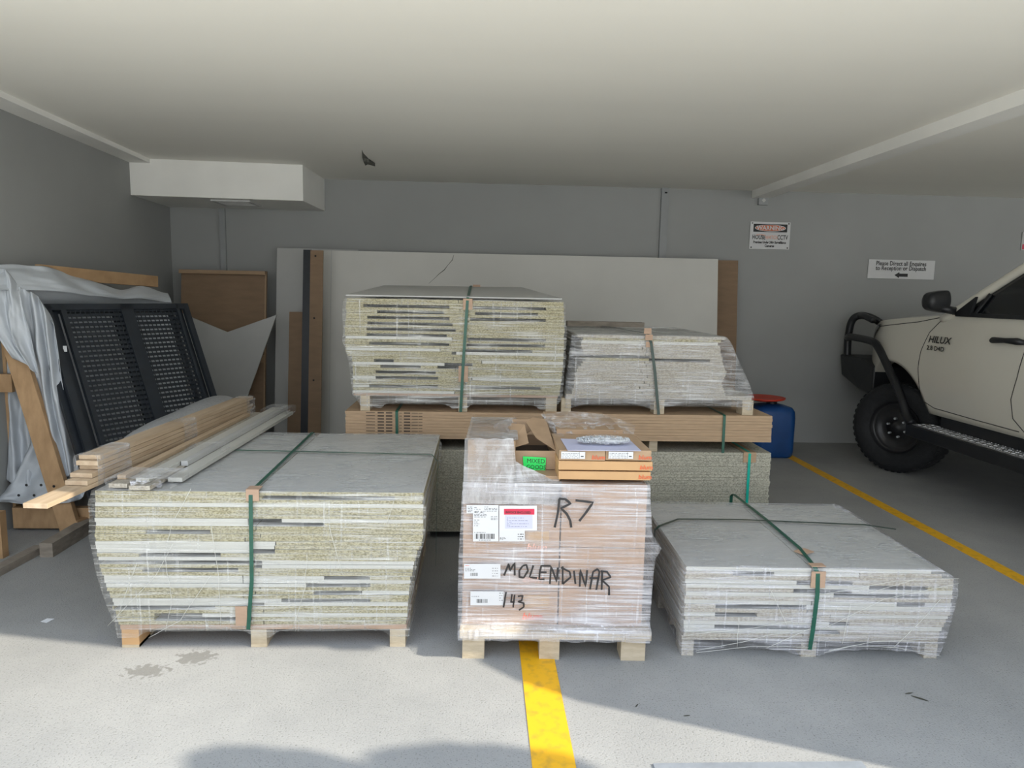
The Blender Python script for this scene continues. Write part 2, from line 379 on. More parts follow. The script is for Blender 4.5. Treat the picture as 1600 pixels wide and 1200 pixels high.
conduit(348, 330, 1.0, .055, 'grey painted conduit running down wall below corner bulkhead')
c2 = conduit(1039, 297, .9, .075, 'pale painted double conduit down back wall from ceiling')
a = atY(1039, 303, WY); MB().lathe([(.012, 0), (.012, .012), (0, .012)], (a.x, WY-.045, a.z), 12).build('cap', 'black_plastic', c2)
a = atY(1191, 313, WY); jb = thing('junction_box', 'small grey square junction box under end of ceiling beam', 'junction box', (a.x, WY-.02, a.z-.05))
MB().bb(a.x-.05, a.x+.05, WY-.04, WY, a.z-.05, a.z+.035).build('body', 'conduit_paint', jb, bevel=.004)
MB().box((a.x, WY-.042, a.z-.005), (.03, .006, .03), Matrix.Rotation(.78, 3, 'Y')).build('cover_plug', 'grille', jb)
# torn patch of ceiling plaster
tp = [(566, 235), (570, 243), (576, 252), (585, 257), (582, 250), (576, 243)]
tm = MB(); tm.prism([atZ(x, y, CZ-.002) for x, y in ((565.5, 234), (568, 240), (573, 245), (578, 251), (584, 257), (576, 256), (571, 259), (568, 253), (566, 246))], (0, 0, .002))
tm.prism([atZ(x, y, CZ-.03) for x, y in ((568, 252), (577, 254), (586, 260), (575, 257))], (0, 0, .028))
tag(tm.build('ceiling_tear', 'rough_plaster'), 'dark ragged torn patch hanging from the ceiling', 'damage')
# floor lines
tag(MB().bb(.185, .325, .2, 4.15, 0, .003).build('floor_line', 'yellow_paint'), 'yellow painted bay line running under the middle carton pallet', 'floor line')
tag(MB().bb(2.93, 3.02, .2, WY-.02, 0, .003).build('floor_line', 'yellow_paint'), 'yellow painted bay line between low stack and parked ute', 'floor line')
a = atZ(1020, 1195); b = atZ(1350, 1197)
dg = thing('floor_strip', 'thin grey strip lying on the floor at bottom right', 'flat_strip', ((a.x+b.x)/2, a.y-.05, 0))
MB().bb(a.x, b.x, a.y-.12, a.y, 0, .006).build('cover', 'strip_grey', dg)  # thin grey strip laid flat on the floor
def flake(px, py, pts, name, m, label, cat, z=.001):
    q = atZ(px, py); mb = MB(); mb.prism([(q.x+x, q.y+y, .0008) for x, y in pts], (0, 0, .0015)); tag(mb.build(name, m), label, cat)
flake(73, 970, [(-.02, -.012), (.012, -.022), (.024, .016), (-.01, .02)], 'paper_scrap', 'floor_paper', 'small white paper scrap on shaded floor left of front stack', 'scrap')
def leaf(px, py, ang, L, label):
    q = atZ(px, py); c, s_ = math.cos(ang), math.sin(ang)
    pts = [(-.5, 0), (-.2, .07), (.15, .09), (.5, .02), (.2, -.05), (-.2, -.06)]
    tag(MB().prism([(q.x+L*(x*c-y*s_), q.y+L*(x*s_+y*c), .001) for x, y in pts], (0, 0, .002)).build('leaf', 'leaf'), label, 'leaf')
leaf(1437, 1092+0, -.7, .06, 'longer curled dry leaf on shaded floor below low stack')
leaf(1420, 1084, .2, .035, 'shorter dry leaf beside the long curled leaf on floor')
leaf(1073, 1119, .1, .025, 'dark round dry leaf near the edge of sunlit floor')
leaf(995, 1103, .9, .025, 'tiny thin dry leaf in shade right of the yellow line')
# ------------------------------------------------------------------ generic board stacks
KIND = {'c': ('chip', 'raw chipboard edge'), 'w': ('white_edge', 'white banded edge'), 's': ('slot_shade', 'recessed edge in dark slot'), 'p': ('chip_pale', 'pale cream edge'), 'm': ('mdf', 'brown fibreboard edge'), 'g': ('grey_board', 'grey edge')}
def board(x0, x1, y0, y1, z0, z1, kind, label, group, R=None, org=None, name='panel'):
    m_ = KIND[kind][0]
    c = Vector(((x0+x1)/2, (y0+y1)/2, z0)); mb = MB().box((0, 0, (z1-z0)/2), (x1-x0, y1-y0, z1-z0))
    me = mb.mesh('panel'); me.materials.append(MATS[m_]); me.materials.append(MATS['grey_board'])
    for f in me.polygons:
        if abs(f.normal.z) > .9: f.material_index = 1
    o = bpy.data.objects.new(name, me); COL.objects.link(o)
    if R is not None: c = org+R @ (c-org); o.rotation_euler = (0, 0, R.to_euler().z)
    o.location = c
    return tag(o, label, 'panel', group)
def stack(name, X0, X1, Y0, Y1, ztop, zbot, nl, rows, xl, xr, rz, where, group, split=.5, gap=.004, jit=.006, depthj=.12):
    """rows: {layer: [(f0,f1,kind),...]} in fractions of the front width; other layers are plain chipboard split near the strap"""
    R = Matrix.Rotation(rz, 3, 'Z'); org = Vector((X0, Y0, 0)); t_ = (ztop-zbot)/nl
    def itp(tab, i):
        k = i/(nl-1)
        for (a, va), (b, vb) in zip(tab, tab[1:]):
            if a <= k <= b: return va+(vb-va)*(k-a)/(b-a)
        return tab[-1][1]
    W = X1-X0
    for i in range(nl):
        z1 = ztop-i*t_; z0 = z1-t_+.0006
        a = X0+itp(xl, i)+rnd.uniform(0, jit); b = X1+itp(xr, i)-rnd.uniform(0, jit)
        sp = split+rnd.uniform(-.03, .05)
        segs = rows.get(i) or [(0, sp, rows.get('d', 'c')), (sp, 1, rows.get('d', 'c'))]
        for (f0, f1, kd) in segs:
            xa = max(a, X0+W*f0) if f0 > .02 else a; xb = min(b, X0+W*f1) if f1 < .98 else b
            if f0 > .02: xa += gap/2
            if f1 < .98: xb -= gap/2
            ins = rnd.uniform(.09, .2) if kd == 's' else rnd.uniform(0, .006)
            yb = Y1-rnd.uniform(0, depthj)
            mid = (f0+f1)/2; side = 'left half' if f1 <= .62 and f0 < .3 else ('right half' if f0 >= .4 else ('middle' if f0 > .02 and f1 < .98 else 'full width'))
            if f1-f0 < .3: side = ('left end' if mid < .25 else 'left of centre' if mid < .48 else 'centre' if mid < .62 else 'right of centre' if mid < .8 else 'right end')
            lab = 'panel with %s, %s down, %s of %s' % (KIND[kd][1], ORD[min(i, 37)] if i else 'topmost', side, where)
            lab = lab.replace('topmost down', 'topmost')
            if lab in USED: lab = 'right-hand '+lab.replace(' in dark slot', '').replace(' white banded', ' white')
            USED.add(lab)
            board(xa, xb, Y0+ins, yb, z0, z1, kd, lab, group, R, org)
    return R, org
def wrap(name, levels, rz, org, m, mtop, label, arches=None, nx=40, ny=20, nzs=3, amp=.004, topsag=.004, zarch=.05):
    """stretch film shell; levels bottom->top (z,x0,x1,y0,y1)"""
    R = Matrix.Rotation(rz, 3, 'Z'); org = Vector(org); org.z = 0
    L = []
    for a, b in zip(levels, levels[1:]):
        for k in range(nzs): L.append([a[i]+(b[i]-a[i])*k/nzs for i in range(5)])
    L.append(list(levels[-1]))
    def pt(x, y, z, lv):
        cx, cy = (levels[0][1]+levels[0][2])/2, (levels[0][3]+levels[0][4])/2
        k = 1+amp*(nz(x*3, y*3, z*14)+.6*nz(x*9, y*9, z*30))/.5
        q = Vector((cx+(x-cx)*k, cy+(y-cy)*k, z)); return org+R @ (q-org)
    def ring(lv):
        z, x0, x1, y0, y1 = lv; P = []
        for i in range(nx): P.append((x0+(x1-x0)*i/nx, y0, i/nx, 0))
        for i in range(ny): P.append((x1, y0+(y1-y0)*i/ny, i/ny, 1))
        for i in range(nx): P.append((x1+(x0-x1)*i/nx, y1, 1-i/nx, 2))
        for i in range(ny): P.append((x0, y1+(y0-y1)*i/ny, i/ny, 3))
        return P
    mb = MB(); n_ = 2*(nx+ny)
    for li, lv in enumerate(L):
        for (x, y, u, sd_) in ring(lv):
            z = lv[0]
            if li == 0 and arches and sd_ in (0, 2):
                for (a, b) in arches:
                    if a < u < b: z += zarch*math.sin(PI*(u-a)/(b-a))**.6
            if li == 0: z += .006*nz(x*20, y*20, 3)
            mb.v.append(pt(x, y, z, lv))
    for li in range(len(L)-1):
        for j in range(n_): mb.f.append((li*n_+j, li*n_+(j+1) % n_, (li+1)*n_+(j+1) % n_, (li+1)*n_+j))
    z, x0, x1, y0, y1 = L[-1]
    o = mb.build(name, m, smooth=True, weld=True, base=org)
    tag(o, label, 'wrap')
    tp_ = MB().grid(lambda u, v: pt(x0+(x1-x0)*u, y0+(y1-y0)*v, z+(topsag*nz(u*6, v*6, 1)+.0015*nz(u*30, v*9, 5))*(1 if 0 < u < 1 and 0 < v < 1 else 0), None), nx, ny)
    tp_.build('top_film', mtop, o, smooth=True)
    return o
def strands(o, lines, r=.0016):
    for pts in lines:
        P = [Vector(q) for q in pts]; Q = []
        for a, b in zip(P, P[1:]):
            for k in range(5): Q.append(a.lerp(b, k/5)+Vector((rnd.uniform(-.002, .002), 0, rnd.uniform(-.001, .001))))
        Q.append(P[-1]); MB().tube(Q, r, 5).build('film_strand', 'film_rope', o, smooth=True)
def strap(pts, nrm, wd, m, label, group=None):
    return tag(MB().ribbon(pts, wd, nrm).build('packing_strap', m), label, 'strap', group)
def protector(c, wd, h, label, R=None, fold=.05):
    """folded cardboard edge protector sitting on the front top edge at c"""
    mb = MB(); c = Vector(c)
    mb.bb(c.x-wd/2, c.x+wd/2, c.y-.006, c.y-.003, c.z-h, c.z+.003); mb.bb(c.x-wd/2, c.x+wd/2, c.y-.003, c.y+fold, c.z+.001, c.z+.004)
    return tag(mb.build('edge_protector', 'carton_pale'), label, 'edge protector')
# ------------------------------------------------------------------ front left stack
def cx2(v): return (120+v/2.6667)
LX0, LX1, LY0, LY1 = -1.565, -.225, 2.87, 4.08
def fl(v): return (v-90)/(1447-90)
fw = lambda a, b, k: (max(0, fl(a)), min(1, fl(b)), k)
rowsL = {1: [fw(90, 780, 'c'), fw(780, 1325, 's'), fw(1325, 1447, 'c')], 3: [fw(90, 738, 'w'), fw(738, 1447, 'w')], 7: [fw(90, 720, 'w'), fw(720, 855, 's'), fw(855, 1447, 'w')],
         8: [fw(90, 720, 'w'), fw(720, 1030, 's'), fw(1030, 1447, 'c')], 10: [fw(90, 300, 'c'), fw(300, 560, 's'), fw(560, 1447, 'c')],
         13: [fw(90, 830, 'w'), fw(830, 1447, 'c')], 14: [fw(90, 725, 'w'), fw(725, 825, 'w'), fw(825, 1447, 'c')], 15: [fw(90, 725, 'w'), fw(725, 825, 's'), fw(825, 1447, 'c')],
         16: [fw(90, 270, 'c'), fw(270, 600, 's'), fw(600, 1447, 'c')], 17: [fw(90, 740, 'w'), fw(740, 1447, 'c')], 18: [fw(90, 740, 's'), fw(770, 1447, 'w')], 19: [fw(90, 740, 'c'), fw(770, 1447, 'w')],
         20: [fw(90, 280, 'c'), fw(280, 670, 's'), fw(670, 1447, 'c')], 22: [fw(90, 690, 'w'), fw(690, 1030, 'w'), fw(1030, 1220, 's'), fw(1220, 1447, 'c')], 23: [fw(90, 690, 'w'), fw(690, 1447, 'w')],
         24: [fw(90, 955, 'w'), fw(955, 1220, 's'), fw(1220, 1447, 'c')], 26: [fw(90, 740, 'c'), fw(740, 985, 'c'), fw(985, 1185, 's'), fw(1185, 1447, 'w')], 28: [fw(90, 850, 'w'), fw(850, 1220, 's'), fw(1220, 1447, 'c')],
         29: [fw(90, 720, 'w'), fw(775, 1447, 'w')], 30: [fw(90, 150, 'c'), fw(150, 570, 's'), fw(570, 1447, 'c')], 32: [fw(90, 320, 'c'), fw(320, 510, 's'), fw(515, 1447, 'w')], 33: [fw(90, 320, 'c'), fw(320, 720, 's'), fw(720, 1447, 'c')]}
xlL = [(0, .012), (.35, 0), (.55, .012), (.7, .03), (.8, .05), (1, .075)]
xrL = [(0, 0), (.35, 0), (.5, -.035), (.7, -.055), (1, -.068)]
stack('left', LX0, LX1, LY0, LY1, .672, .098, 35, rowsL, xlL, xrL, -.0, 'front left stack', 'panels in the front left wrapped stack', split=.46)
pl = thing('pallet', 'chipboard-footed pallet under the front left wrapped stack', 'pallet', ((LX0+LX1)/2, LY0, 0))
for k, (a, b) in enumerate(((-1.475, -1.405), (-.945, -.88), (-.365, -.30))):
    for y in (LY0+.0, (LY0+LY1)/2-.05, LY1-.2): MB().bb(a, b, y, y+.1, .012 if k else 0.0, .078).build('foot', 'carton_bright' if k == 0 else 'pallet_wood', pl)
    MB().bb(a, b, LY0-.002, LY1-.05, .0, .012).build('runner', 'pallet_wood', pl)
MB().bb(LX0+.085, LX1-.07, LY0+.002, LY1-.03, .078, .098).build('deck', 'carton_pale', pl)
wl = wrap('stretch_wrap', [(.045, LX0+.075, LX1-.055, LY0-.004, LY1), (.13, LX0+.06, LX1-.055, LY0-.008, LY1+.01), (.34, LX0-.0, LX1-.03, LY0-.01, LY1+.01), (.48, LX0-.01, LX1+.006, LY0-.01, LY1+.01), (.62, LX0-.012, LX1+.01, LY0-.01, LY1+.01), (.676, LX0+.005, LX1-.01, LY0-.002, LY1)],
          0, (LX0, LY0, 0), 'film_clear', 'film_top', 'clear stretch wrap around the front left stack of panels', arches=[(.07, .46), (.52, .93)], zarch=.06, nx=60, ny=30)
FY = LY0-.012
def strL(pts): return [atY(cx2(x), 640+y/2.6667, FY) for x, y in pts]
strands(wl, [strL(q) for q in ([(475, 330), (400, 470), (365, 600), (395, 800), (370, 925)], [(560, 480), (590, 700), (600, 900)], [(960, 600), (950, 740), (900, 915)], [(1050, 480), (1110, 690)], [(560, 690), (430, 880), (300, 950)], [(1320, 380), (1290, 480)], [(130, 900), (330, 690), (400, 560)], [(170, 860), (250, 640)])], .0009)
sp_ = atY(391, 758, LY0); sbx = -.955
strap([(sp_.x-.02, LY0-.014, .085), (sp_.x, LY0-.014, .3), (sp_.x+.005, LY0-.014, .66), (sp_.x+.012, LY0-.006, .683), (-.93, 3.3, .684), (sbx, LY1-.02, .683), (sbx, LY1+.016, .66), (sbx, LY1+.016, .1)],
      [(0, -1, 0), (0, -1, 0), (0, -1, .3), (0, -.5, 1), (0, 0, 1), (0, .3, 1), (0, 1, .2), (0, 1, 0)], .016, 'strap_green', 'dark green strap running front to back over the front left stack')
strap([(LX0-.018, 3.60, .1), (LX0-.02, 3.60, .66), (LX0, 3.60, .684), (-.9, 3.56, .684), (LX1-.01, 3.52, .684), (LX1+.018, 3.52, .65), (LX1+.012, 3.52, .1)],
      [(-1, 0, 0), (-1, 0, .2), (-.5, 0, 1), (0, 0, 1), (.5, 0, 1), (1, 0, .2), (1, 0, 0)], .014, 'strap_green', 'dark green strap running side to side over the front left stack')
protector((sp_.x+.012, LY0-.008, .682), .052, .045, 'cardboard edge protector at top front edge of front left stack')
mb = MB(); a = atY(cx2(690), 640+870/2.6667, LY0); mb.bb(a.x-.024, a.x+.024, LY0-.013, LY0-.010, .10, .185); tag(mb.build('edge_protector', 'carton_pale'), 'cardboard edge protector at bottom front of front left stack', 'edge protector')
# ------------------------------------------------------------------ timber and trim bundles lying on the front left stack
def lerp(a, b, t): return Vector(a).lerp(Vector(b), t)
TZ = .684
near = atZ(141, 745, .72); 
bt0 = Vector((-1.597, 2.93, 0)); bt1 = Vector((-1.502, 4.60, 0)); bd = (bt1-bt0).normalized(); bs = Vector((bd.y, -bd.x, 0))
tbw = thing('timber_bundle_wrap', 'clear film wound around the pine boards on the front left stack', 'wrap', (bt0.x, bt0.y, TZ+.02))
for i in range(6):
    ext = (.34, .10, .06, .0, .02, .0)[i]; rz_ = (.0, .002, -.002, .001, 0, .0)[i]
    z = TZ+i*.0205; a = bt0-bd*ext+bs*rz_; b = bt1-bd*(.0, .05, .02, .0, .06, 0)[i]
    nm = ['lowest pine board of the bundle, its bare end sticking out into sun', 'pine board second from bottom of the wrapped timber bundle', 'pine board third from bottom of the wrapped timber bundle', 'pine board third from top of the wrapped timber bundle', 'pine board second from top of the wrapped timber bundle', 'topmost pine board of the wrapped timber bundle'][i]
    tag(MB().beam(Vector((a.x, a.y, z+.0095)), Vector((b.x, b.y, z+.0095)), .09, .019).build('timber_board', 'pine', bevel=.0012), nm, 'board', 'pine boards bundled on the front left stack')
def sleeve(a, b, wd, z0, z1, par, e=.004):
    def fn(u, v):
        t_ = u*2*PI; cxx = math.copysign(min(1, abs(math.cos(t_))*1.35), math.cos(t_)); cz = math.copysign(min(1, abs(math.sin(t_))*1.35), math.sin(t_))
        p_ = a.lerp(b, v); q = Vector((p_.x, p_.y, (z0+z1)/2))+bs*cxx*(wd/2+e)+Vector((0, 0, cz*((z1-z0)/2+e))); k = .004*nz(q.x*40, q.y*40, q.z*40)
        return q+bs*k+Vector((0, 0, k))
    return MB().grid(fn, 40, 12).build('film_band', 'film_haze', par, smooth=True)
sleeve(bt0-bd*.03, bt0+bd*.22, .09, TZ, TZ+.123, tbw); sleeve(bt0+bd*.72, bt0+bd*.86, .09, TZ, TZ+.123, tbw); sleeve(bt1-bd*.12, bt1+bd*.02, .09, TZ, TZ+.123, tbw)
# trims: white laminated strips
tr0 = Vector((-1.36, 2.87, 0)); tr1 = Vector((-1.33, 4.75, 0)); td = (tr1-tr0).normalized(); ts = Vector((td.y, -td.x, 0))
def trim_strip(off, e0, e1, z, wd, m_, lab, th=.018):
    a = tr0+ts*off+td*e0; b = tr1+ts*off-td*e1
    tag(MB().beam(Vector((a.x, a.y, z+th/2)), Vector((b.x, b.y, z+th/2)), wd, th).build('trim_strip', m_, bevel=.001), lab, 'trim', 'trim strips lying on the front left stack')
trim_strip(-.10, .0, .15, TZ, .075, 'chip_pale', 'wide pale trim strip lying flat beside the pine bundle')
trim_strip(0, -.03, .1, TZ, .085, 'chip_pale', 'lower trim strip under the white trims on front left stack')
trim_strip(.085, .1, .1, TZ, .06, 'white_edge', 'low white trim strip nearest the middle of front left stack')
trim_strip(-.115, .06, .3, TZ+.019, .035, 'pine', 'short pine batten on top of the wide pale trim')
trim_strip(-.01, .02, .05, TZ+.019, .055, 'white_edge', 'upper white trim strip with crumpled film on its near end')
trim_strip(.04, .3, .0, TZ+.019, .03, 'grey_board', 'narrow grey trim strip alongside the upper white trim', th=.022)
bs_keep = bs
bs = ts
twp = thing('trim_wrap', 'clear film wound around the white trim strips', 'wrap', (tr0.x, tr0.y, TZ))
sleeve(tr0-td*.02-ts*.01, tr0+td*.16-ts*.01, .25, TZ, TZ+.042, twp); sleeve(tr0+td*.55+ts*.02, tr0+td*.68+ts*.02, .16, TZ, TZ+.042, twp); sleeve(tr1-td*.22+ts*.02, tr1+td*.0+ts*.02, .16, TZ, TZ+.045, twp)
cr = MB()
for i in range(26):
    q = tr0+ts*rnd.uniform(-.02, .07)+td*rnd.uniform(-.03, .05); q = Vector((q.x, q.y, TZ+rnd.uniform(.0, .035)))
    cr.quad(*[q+Vector((rnd.uniform(-.018, .018), rnd.uniform(-.018, .018), rnd.uniform(-.012, .016))) for _ in range(4)])
cr.build('crumpled_film', 'film_milky', twp)
# ------------------------------------------------------------------ back packs: chipboard pack, MDF pack
def pack(name, X0, X1, Y0, Y1, z0, n_, th, kinds, where, group, cat='sheet'):
    OUT = []
    for i in range(n_):
        z = z0+i*th; k = kinds[i % len(kinds)]; dx = rnd.uniform(-.004, .004); dy = rnd.uniform(-.003, .003)
        me = MB().box((0, 0, (th-.0009)/2), (X1-X0, Y1-Y0, th-.0009)).mesh(name); me.materials.append(MATS[k])
        o = bpy.data.objects.new(name, me); COL.objects.link(o); o.location = ((X0+X1)/2+dx, (Y0+Y1)/2+dy, z)
        tag(o, where % ('lowest' if i == 0 else ORD[n_-1-i]+('' if i == n_-1 else ' from top')), cat, group); OUT.append(o)
    return OUT
PX0, PX1, PY0, PY1 = -.78, 1.80, 4.21, 5.42
for k, x in enumerate((-.6, .5, 1.55)): tag(MB().bb(x, x+.09, PY0+.02, PY1-.02, 0, .045).build('timber_bearer', 'old_wood'), 'dark timber bearer on floor under %s of the raw chipboard pack' % ('left end', 'middle', 'right end')[k], 'bearer', 'bearers under the raw chipboard pack')
pack('chipboard_sheet', PX0, PX1, PY0, PY1, .045, 29, .0176, ['chip_grey', 'chip_grey', 'chip_grey'], 'raw grey chipboard sheet, %s, in back floor pack', 'raw chipboard sheets in the back floor pack')
PT = .045+29*.0176
for k, x in enumerate((-.55, .35, 1.04)): tag(MB().bb(x, x+.05, PY0+.005, PY1-.02, PT, PT+.07).build('timber_bearer', 'pallet_wood'), 'pale chipboard bearer carrying the %s of the fibreboard pack' % ('left', 'middle', 'right part')[k], 'bearer', 'bearers between the two back packs')
MZ = PT+.07; 
FS = pack('fibreboard_sheet', PX0-.01, PX1-.015, PY0-.02, PY1-.04, MZ, 9, .0182, ['mdf'], 'brown fibreboard sheet, %s, in back middle pack', 'brown fibreboard sheets in the back pack')
MT = MZ+9*.0182
# printed marks on the sheet edges
for r_ in range(8):
    o = FS[8-r_]; z_ = o.location.z+.009; mk = MB()
    for (a, b, h) in ((572, 586, .5), (590, 600, 1.1), (603, 613, 1.1), (624, 628, .5), (631, 641, 1.1), (643, 653, .5), (654, 660, .5)):
        x0_, x1_ = atY(a, 660, PY0-.024).x, atY(b, 660, PY0-.024).x
        mk.quad((x0_, PY0-.0245, z_-.0035*h), (x1_, PY0-.0245, z_-.0035*h), (x1_, PY0-.0245, z_+.0035*h), (x0_, PY0-.0245, z_+.0035*h))
    mk.build('printed_marks', 'carton_inside', o)
def vstrap(px, y0, zt, zb, yd, m_, label):
    q = atY(px, 660, y0); x = q.x
    strap([(x+.002, y0-.006, zb), (x, y0-.006, zt-.004), (x, y0+.004, zt+.003), (x, y0+yd, zt+.003), (x, y0+yd+.01, zt-.01), (x, y0+yd+.01, zb)],
          [(0, -1, 0), (0, -1, .1), (0, -.6, 1), (0, .6, 1), (0, 1, .1), (0, 1, 0)], .017, m_, label)
vstrap(620, PY0-.022, MT, MZ-.0, 1.20, 'strap_green', 'dark green strap around left end of the brown fibreboard pack')
vstrap(1131, PY0-.022, MT, PT+.002, 1.20, 'strap_green', 'dark green strap around right end of the brown fibreboard pack')
vstrap(1174, PY0-.002, PT, .05, 1.22, 'strap_teal', 'bright teal strap on right end of the raw chipboard pack')
a = atY(1172, 715, PY0); mb = MB(); mb.bb(a.x-.045, a.x+.035, PY0-.008, PY0-.005, PT-.06, PT+.003); mb.bb(a.x-.045, a.x+.035, PY0-.005, PY0+.35, PT+.001, PT+.0025)
tag(mb.build('edge_protector', 'mdf'), 'brown card under the teal strap on raw chipboard pack', 'edge protector')
# ------------------------------------------------------------------ upper left wrapped stack (on the fibreboard pack)
SX0, SX1, SY0, SY1 = -.795, .500, 4.20, 5.34
def f3(v): return (v-145)/(1535-145)
g3 = lambda a, b, k: (max(0, f3(a)), min(1, f3(b)), k)
def L3(cy): return int((cy-172)/17.6+.5)
rows3 = {}
def put(cy, *segs): rows3[L3(cy)] = [g3(*s_) for s_ in segs]
put(205, (145, 265, 'c'), (265, 800, 's'), (800, 955, 'c'), (955, 1410, 's'), (1410, 1535, 'c'))
put(241, (145, 350, 'c'), (350, 765, 's'), (765, 965, 'c'), (965, 1360, 's'), (1360, 1535, 'c'))
put(278, (145, 290, 'c'), (290, 800, 's'), (800, 935, 'c'), (935, 1410, 's'), (1410, 1535, 'c'))
put(315, (145, 290, 'c'), (290, 820, 's'), (820, 1535, 'c'))
put(350, (145, 285, 'c'), (285, 840, 's'), (840, 1535, 'c'))
put(385, (145, 285, 'c'), (285, 785, 's'), (785, 1535, 'c'))
put(405, (145, 822, 'w'), (822, 920, 'c'), (920, 1415, 's'), (1415, 1535, 'c'))
put(430, (145, 300, 'c'), (300, 800, 's'), (800, 915, 'c'), (915, 1410, 's'), (1410, 1535, 'c'))
put(463, (145, 745, 'w'), (745, 890, 'c'), (890, 1330, 's'), (1330, 1535, 'c'))
put(495, (145, 820, 'c'), (845, 1535, 'w'))
put(535, (145, 330, 'c'), (330, 450, 's'), (450, 1010, 'c'), (1010, 1535, 'w'))
put(553, (145, 775, 'w'), (780, 950, 's'), (950, 1535, 'c'))
put(573, (145, 370, 'c'), (370, 620, 's'), (620, 730, 'c'), (730, 890, 's'), (890, 1535, 'c'))
put(607, (145, 340, 'c'), (340, 715, 's'), (715, 1535, 'c'))
put(641, (145, 340, 'w'), (340, 730, 's'), (730, 945, 'c'), (950, 1535, 'w'))
put(692, (145, 300, 'w'), (300, 730, 's'), (730, 940, 'c'), (940, 1390, 's'), (1390, 1535, 'c'))
put(728, (145, 840, 'w'), (840, 1535, 'c')); put(746, (145, 840, 'w'), (840, 870, 's'), (870, 1535, 'c'))
xl3 = [(0, .012), (.35, 0), (.58, .005), (.62, .042), (1, .045)]; xr3 = [(0, -.01), (.3, .0), (.7, 0), (1, -.02)]
stack('ul', SX0, SX1, SY0, SY1, 1.452, .895, 33, rows3, xl3, xr3, 0, 'upper left stack', 'panels in the upper left wrapped stack', split=.52)
pl = thing('pallet', 'chipboard-footed pallet under the upper left wrapped stack', 'pallet', ((SX0+SX1)/2, SY0, MT))
for k, (a, b) in enumerate(((563, 578), (716, 730), (853, 870))):
    a = atY(a, 630, SY0).x; b = atY(b, 630, SY0).x
    for y in (SY0, (SY0+SY1)/2, SY1-.12): MB().bb(a, b, y, y+.1, MT, .88).build('foot', 'pallet_wood', pl)
MB().bb(SX0+.05, SX1-.03, SY0+.005, SY1-.03, .88, .895).build('deck', 'carton_pale', pl)
MB().bb(SX0+.07, SX1-.08, SY0+.3, SY0+.34, MT, .88).build('light_stop', 'old_wood', pl)  # added dark board that blocks light, keeping the pallet gap dark
w3 = wrap('stretch_wrap', [(MT+.02, SX0+.10, SX1-.05, SY0-.004, SY1), (.88, SX0+.045, SX1-.005, SY0-.008, SY1+.01), (1.1, SX0+.02, SX1+.008, SY0-.01, SY1+.01), (1.2, SX0-.012, SX1+.01, SY0-.01, SY1+.01), (1.44, SX0-.004, SX1+.0, SY0-.01, SY1), (1.457, SX0+.01, SX1-.01, SY0+.004, SY1)],
          0, (SX0, SY0, 0), 'film_clear', 'film_top', 'clear stretch wrap around the upper left stack of panels', arches=[(.1, .46), (.54, .92)], zarch=.06, nx=60, ny=24, amp=.005)
# a loosely lying panel, raised towards the wall, gives the wrapped top its pitch
tpm = MB(); A = [atY(540, 462, SY0+.01), atY(878, 468, SY0+.01), atY(815, 450, SY1), atY(600, 447, SY1)]
tpm.prism([q for q in A], (0, 0, .006)); tag(tpm.build('top_sheet', 'grey_board'), 'grey film-covered top sheet sloping up on the upper left stack', 'panel')
sx_ = atY(731, 465, SY0-.02).x
strap([(sx_-.035, SY0-.018, MT+.002), (sx_-.022, SY0-.018, 1.1), (sx_-.002, SY0-.016, 1.45), (sx_, SY0-.002, 1.468), (sx_+.003, SY1-.3, 1.54), (sx_+.004, SY1+.02, 1.548), (sx_, SY1+.024, 1.5), (sx_, SY1+.024, MT)],
      [(0, -1, 0), (0, -1, 0), (0, -1, .2), (0, -.4, 1), (0, 0, 1), (0, .4, 1), (0, 1, 0), (0, 1, 0)], .017, 'strap_green', 'dark green strap over the middle of the upper left stack')
protector((sx_, SY0-.01, 1.458), .055, .06, 'cardboard edge protector at top front of upper left stack')
mb = MB(); a = atY(724, 582, SY0); mb.bb(a.x-.028, a.x+.028, SY0-.015, SY0-.012, a.z-.055, a.z+.04); tag(mb.build('edge_protector', 'carton_pale'), 'cardboard edge protector low on front of upper left stack', 'edge protector')
mb = MB(); a = atY(741, 450, SY1); mb.bb(a.x-.01, a.x+.045, SY1-.03, SY1, 1.53, 1.556); tag(mb.build('edge_protector', 'carton_pale'), 'cardboard edge protector at top rear of upper left stack', 'edge protector')
# ------------------------------------------------------------------ upper right wrapped stack
UX0, UX1, UY0, UY1 = .555, 1.475, 4.205, 5.30
rows4 = {'d': 'p'}
rows4[1] = [(0, .06, 's'), (.06, 1, 'c')]; rows4[2] = [(0, .05, 's'), (.05, .95, 'w'), (.95, 1, 's')]; rows4[7] = [(0, .5, 's'), (.5, 1, 'p')]; rows4[8] = [(.05, .5, 'c'), (.5, .9, 's'), (.9, 1, 'p')]
xl4 = [(0, .02), (.1, .0), (.15, .045), (.4, .07), (.6, .02), (1, -.0)]; xr4 = [(0, 0), (.08, -.04), (.5, .0), (.6, .02), (.8, -.01), (1, .02)]
stack('ur', UX0, UX1, UY0, UY1, 1.262, .905, 21, rows4, xl4, xr4, 0, 'upper right stack', 'panels in the upper right wrapped stack', split=.46, depthj=.25)
pl = thing('pallet', 'pale-footed pallet under the upper right wrapped stack', 'pallet', ((UX0+UX1)/2, UY0, MT))
for k, (a, b) in enumerate(((877, 892), (1022, 1038), (1160, 1177))):
    a = atY(a, 635, UY0).x; b = atY(b, 635, UY0).x
    for y in (UY0, (UY0+UY1)/2, UY1-.12): MB().bb(a, b, y, y+.1, MT, .88).build('foot', 'pallet_wood', pl)
MB().bb(.52, 1.655, UY0+.004, UY1-.03, .88, .905).build('deck', 'chip_pale', pl)
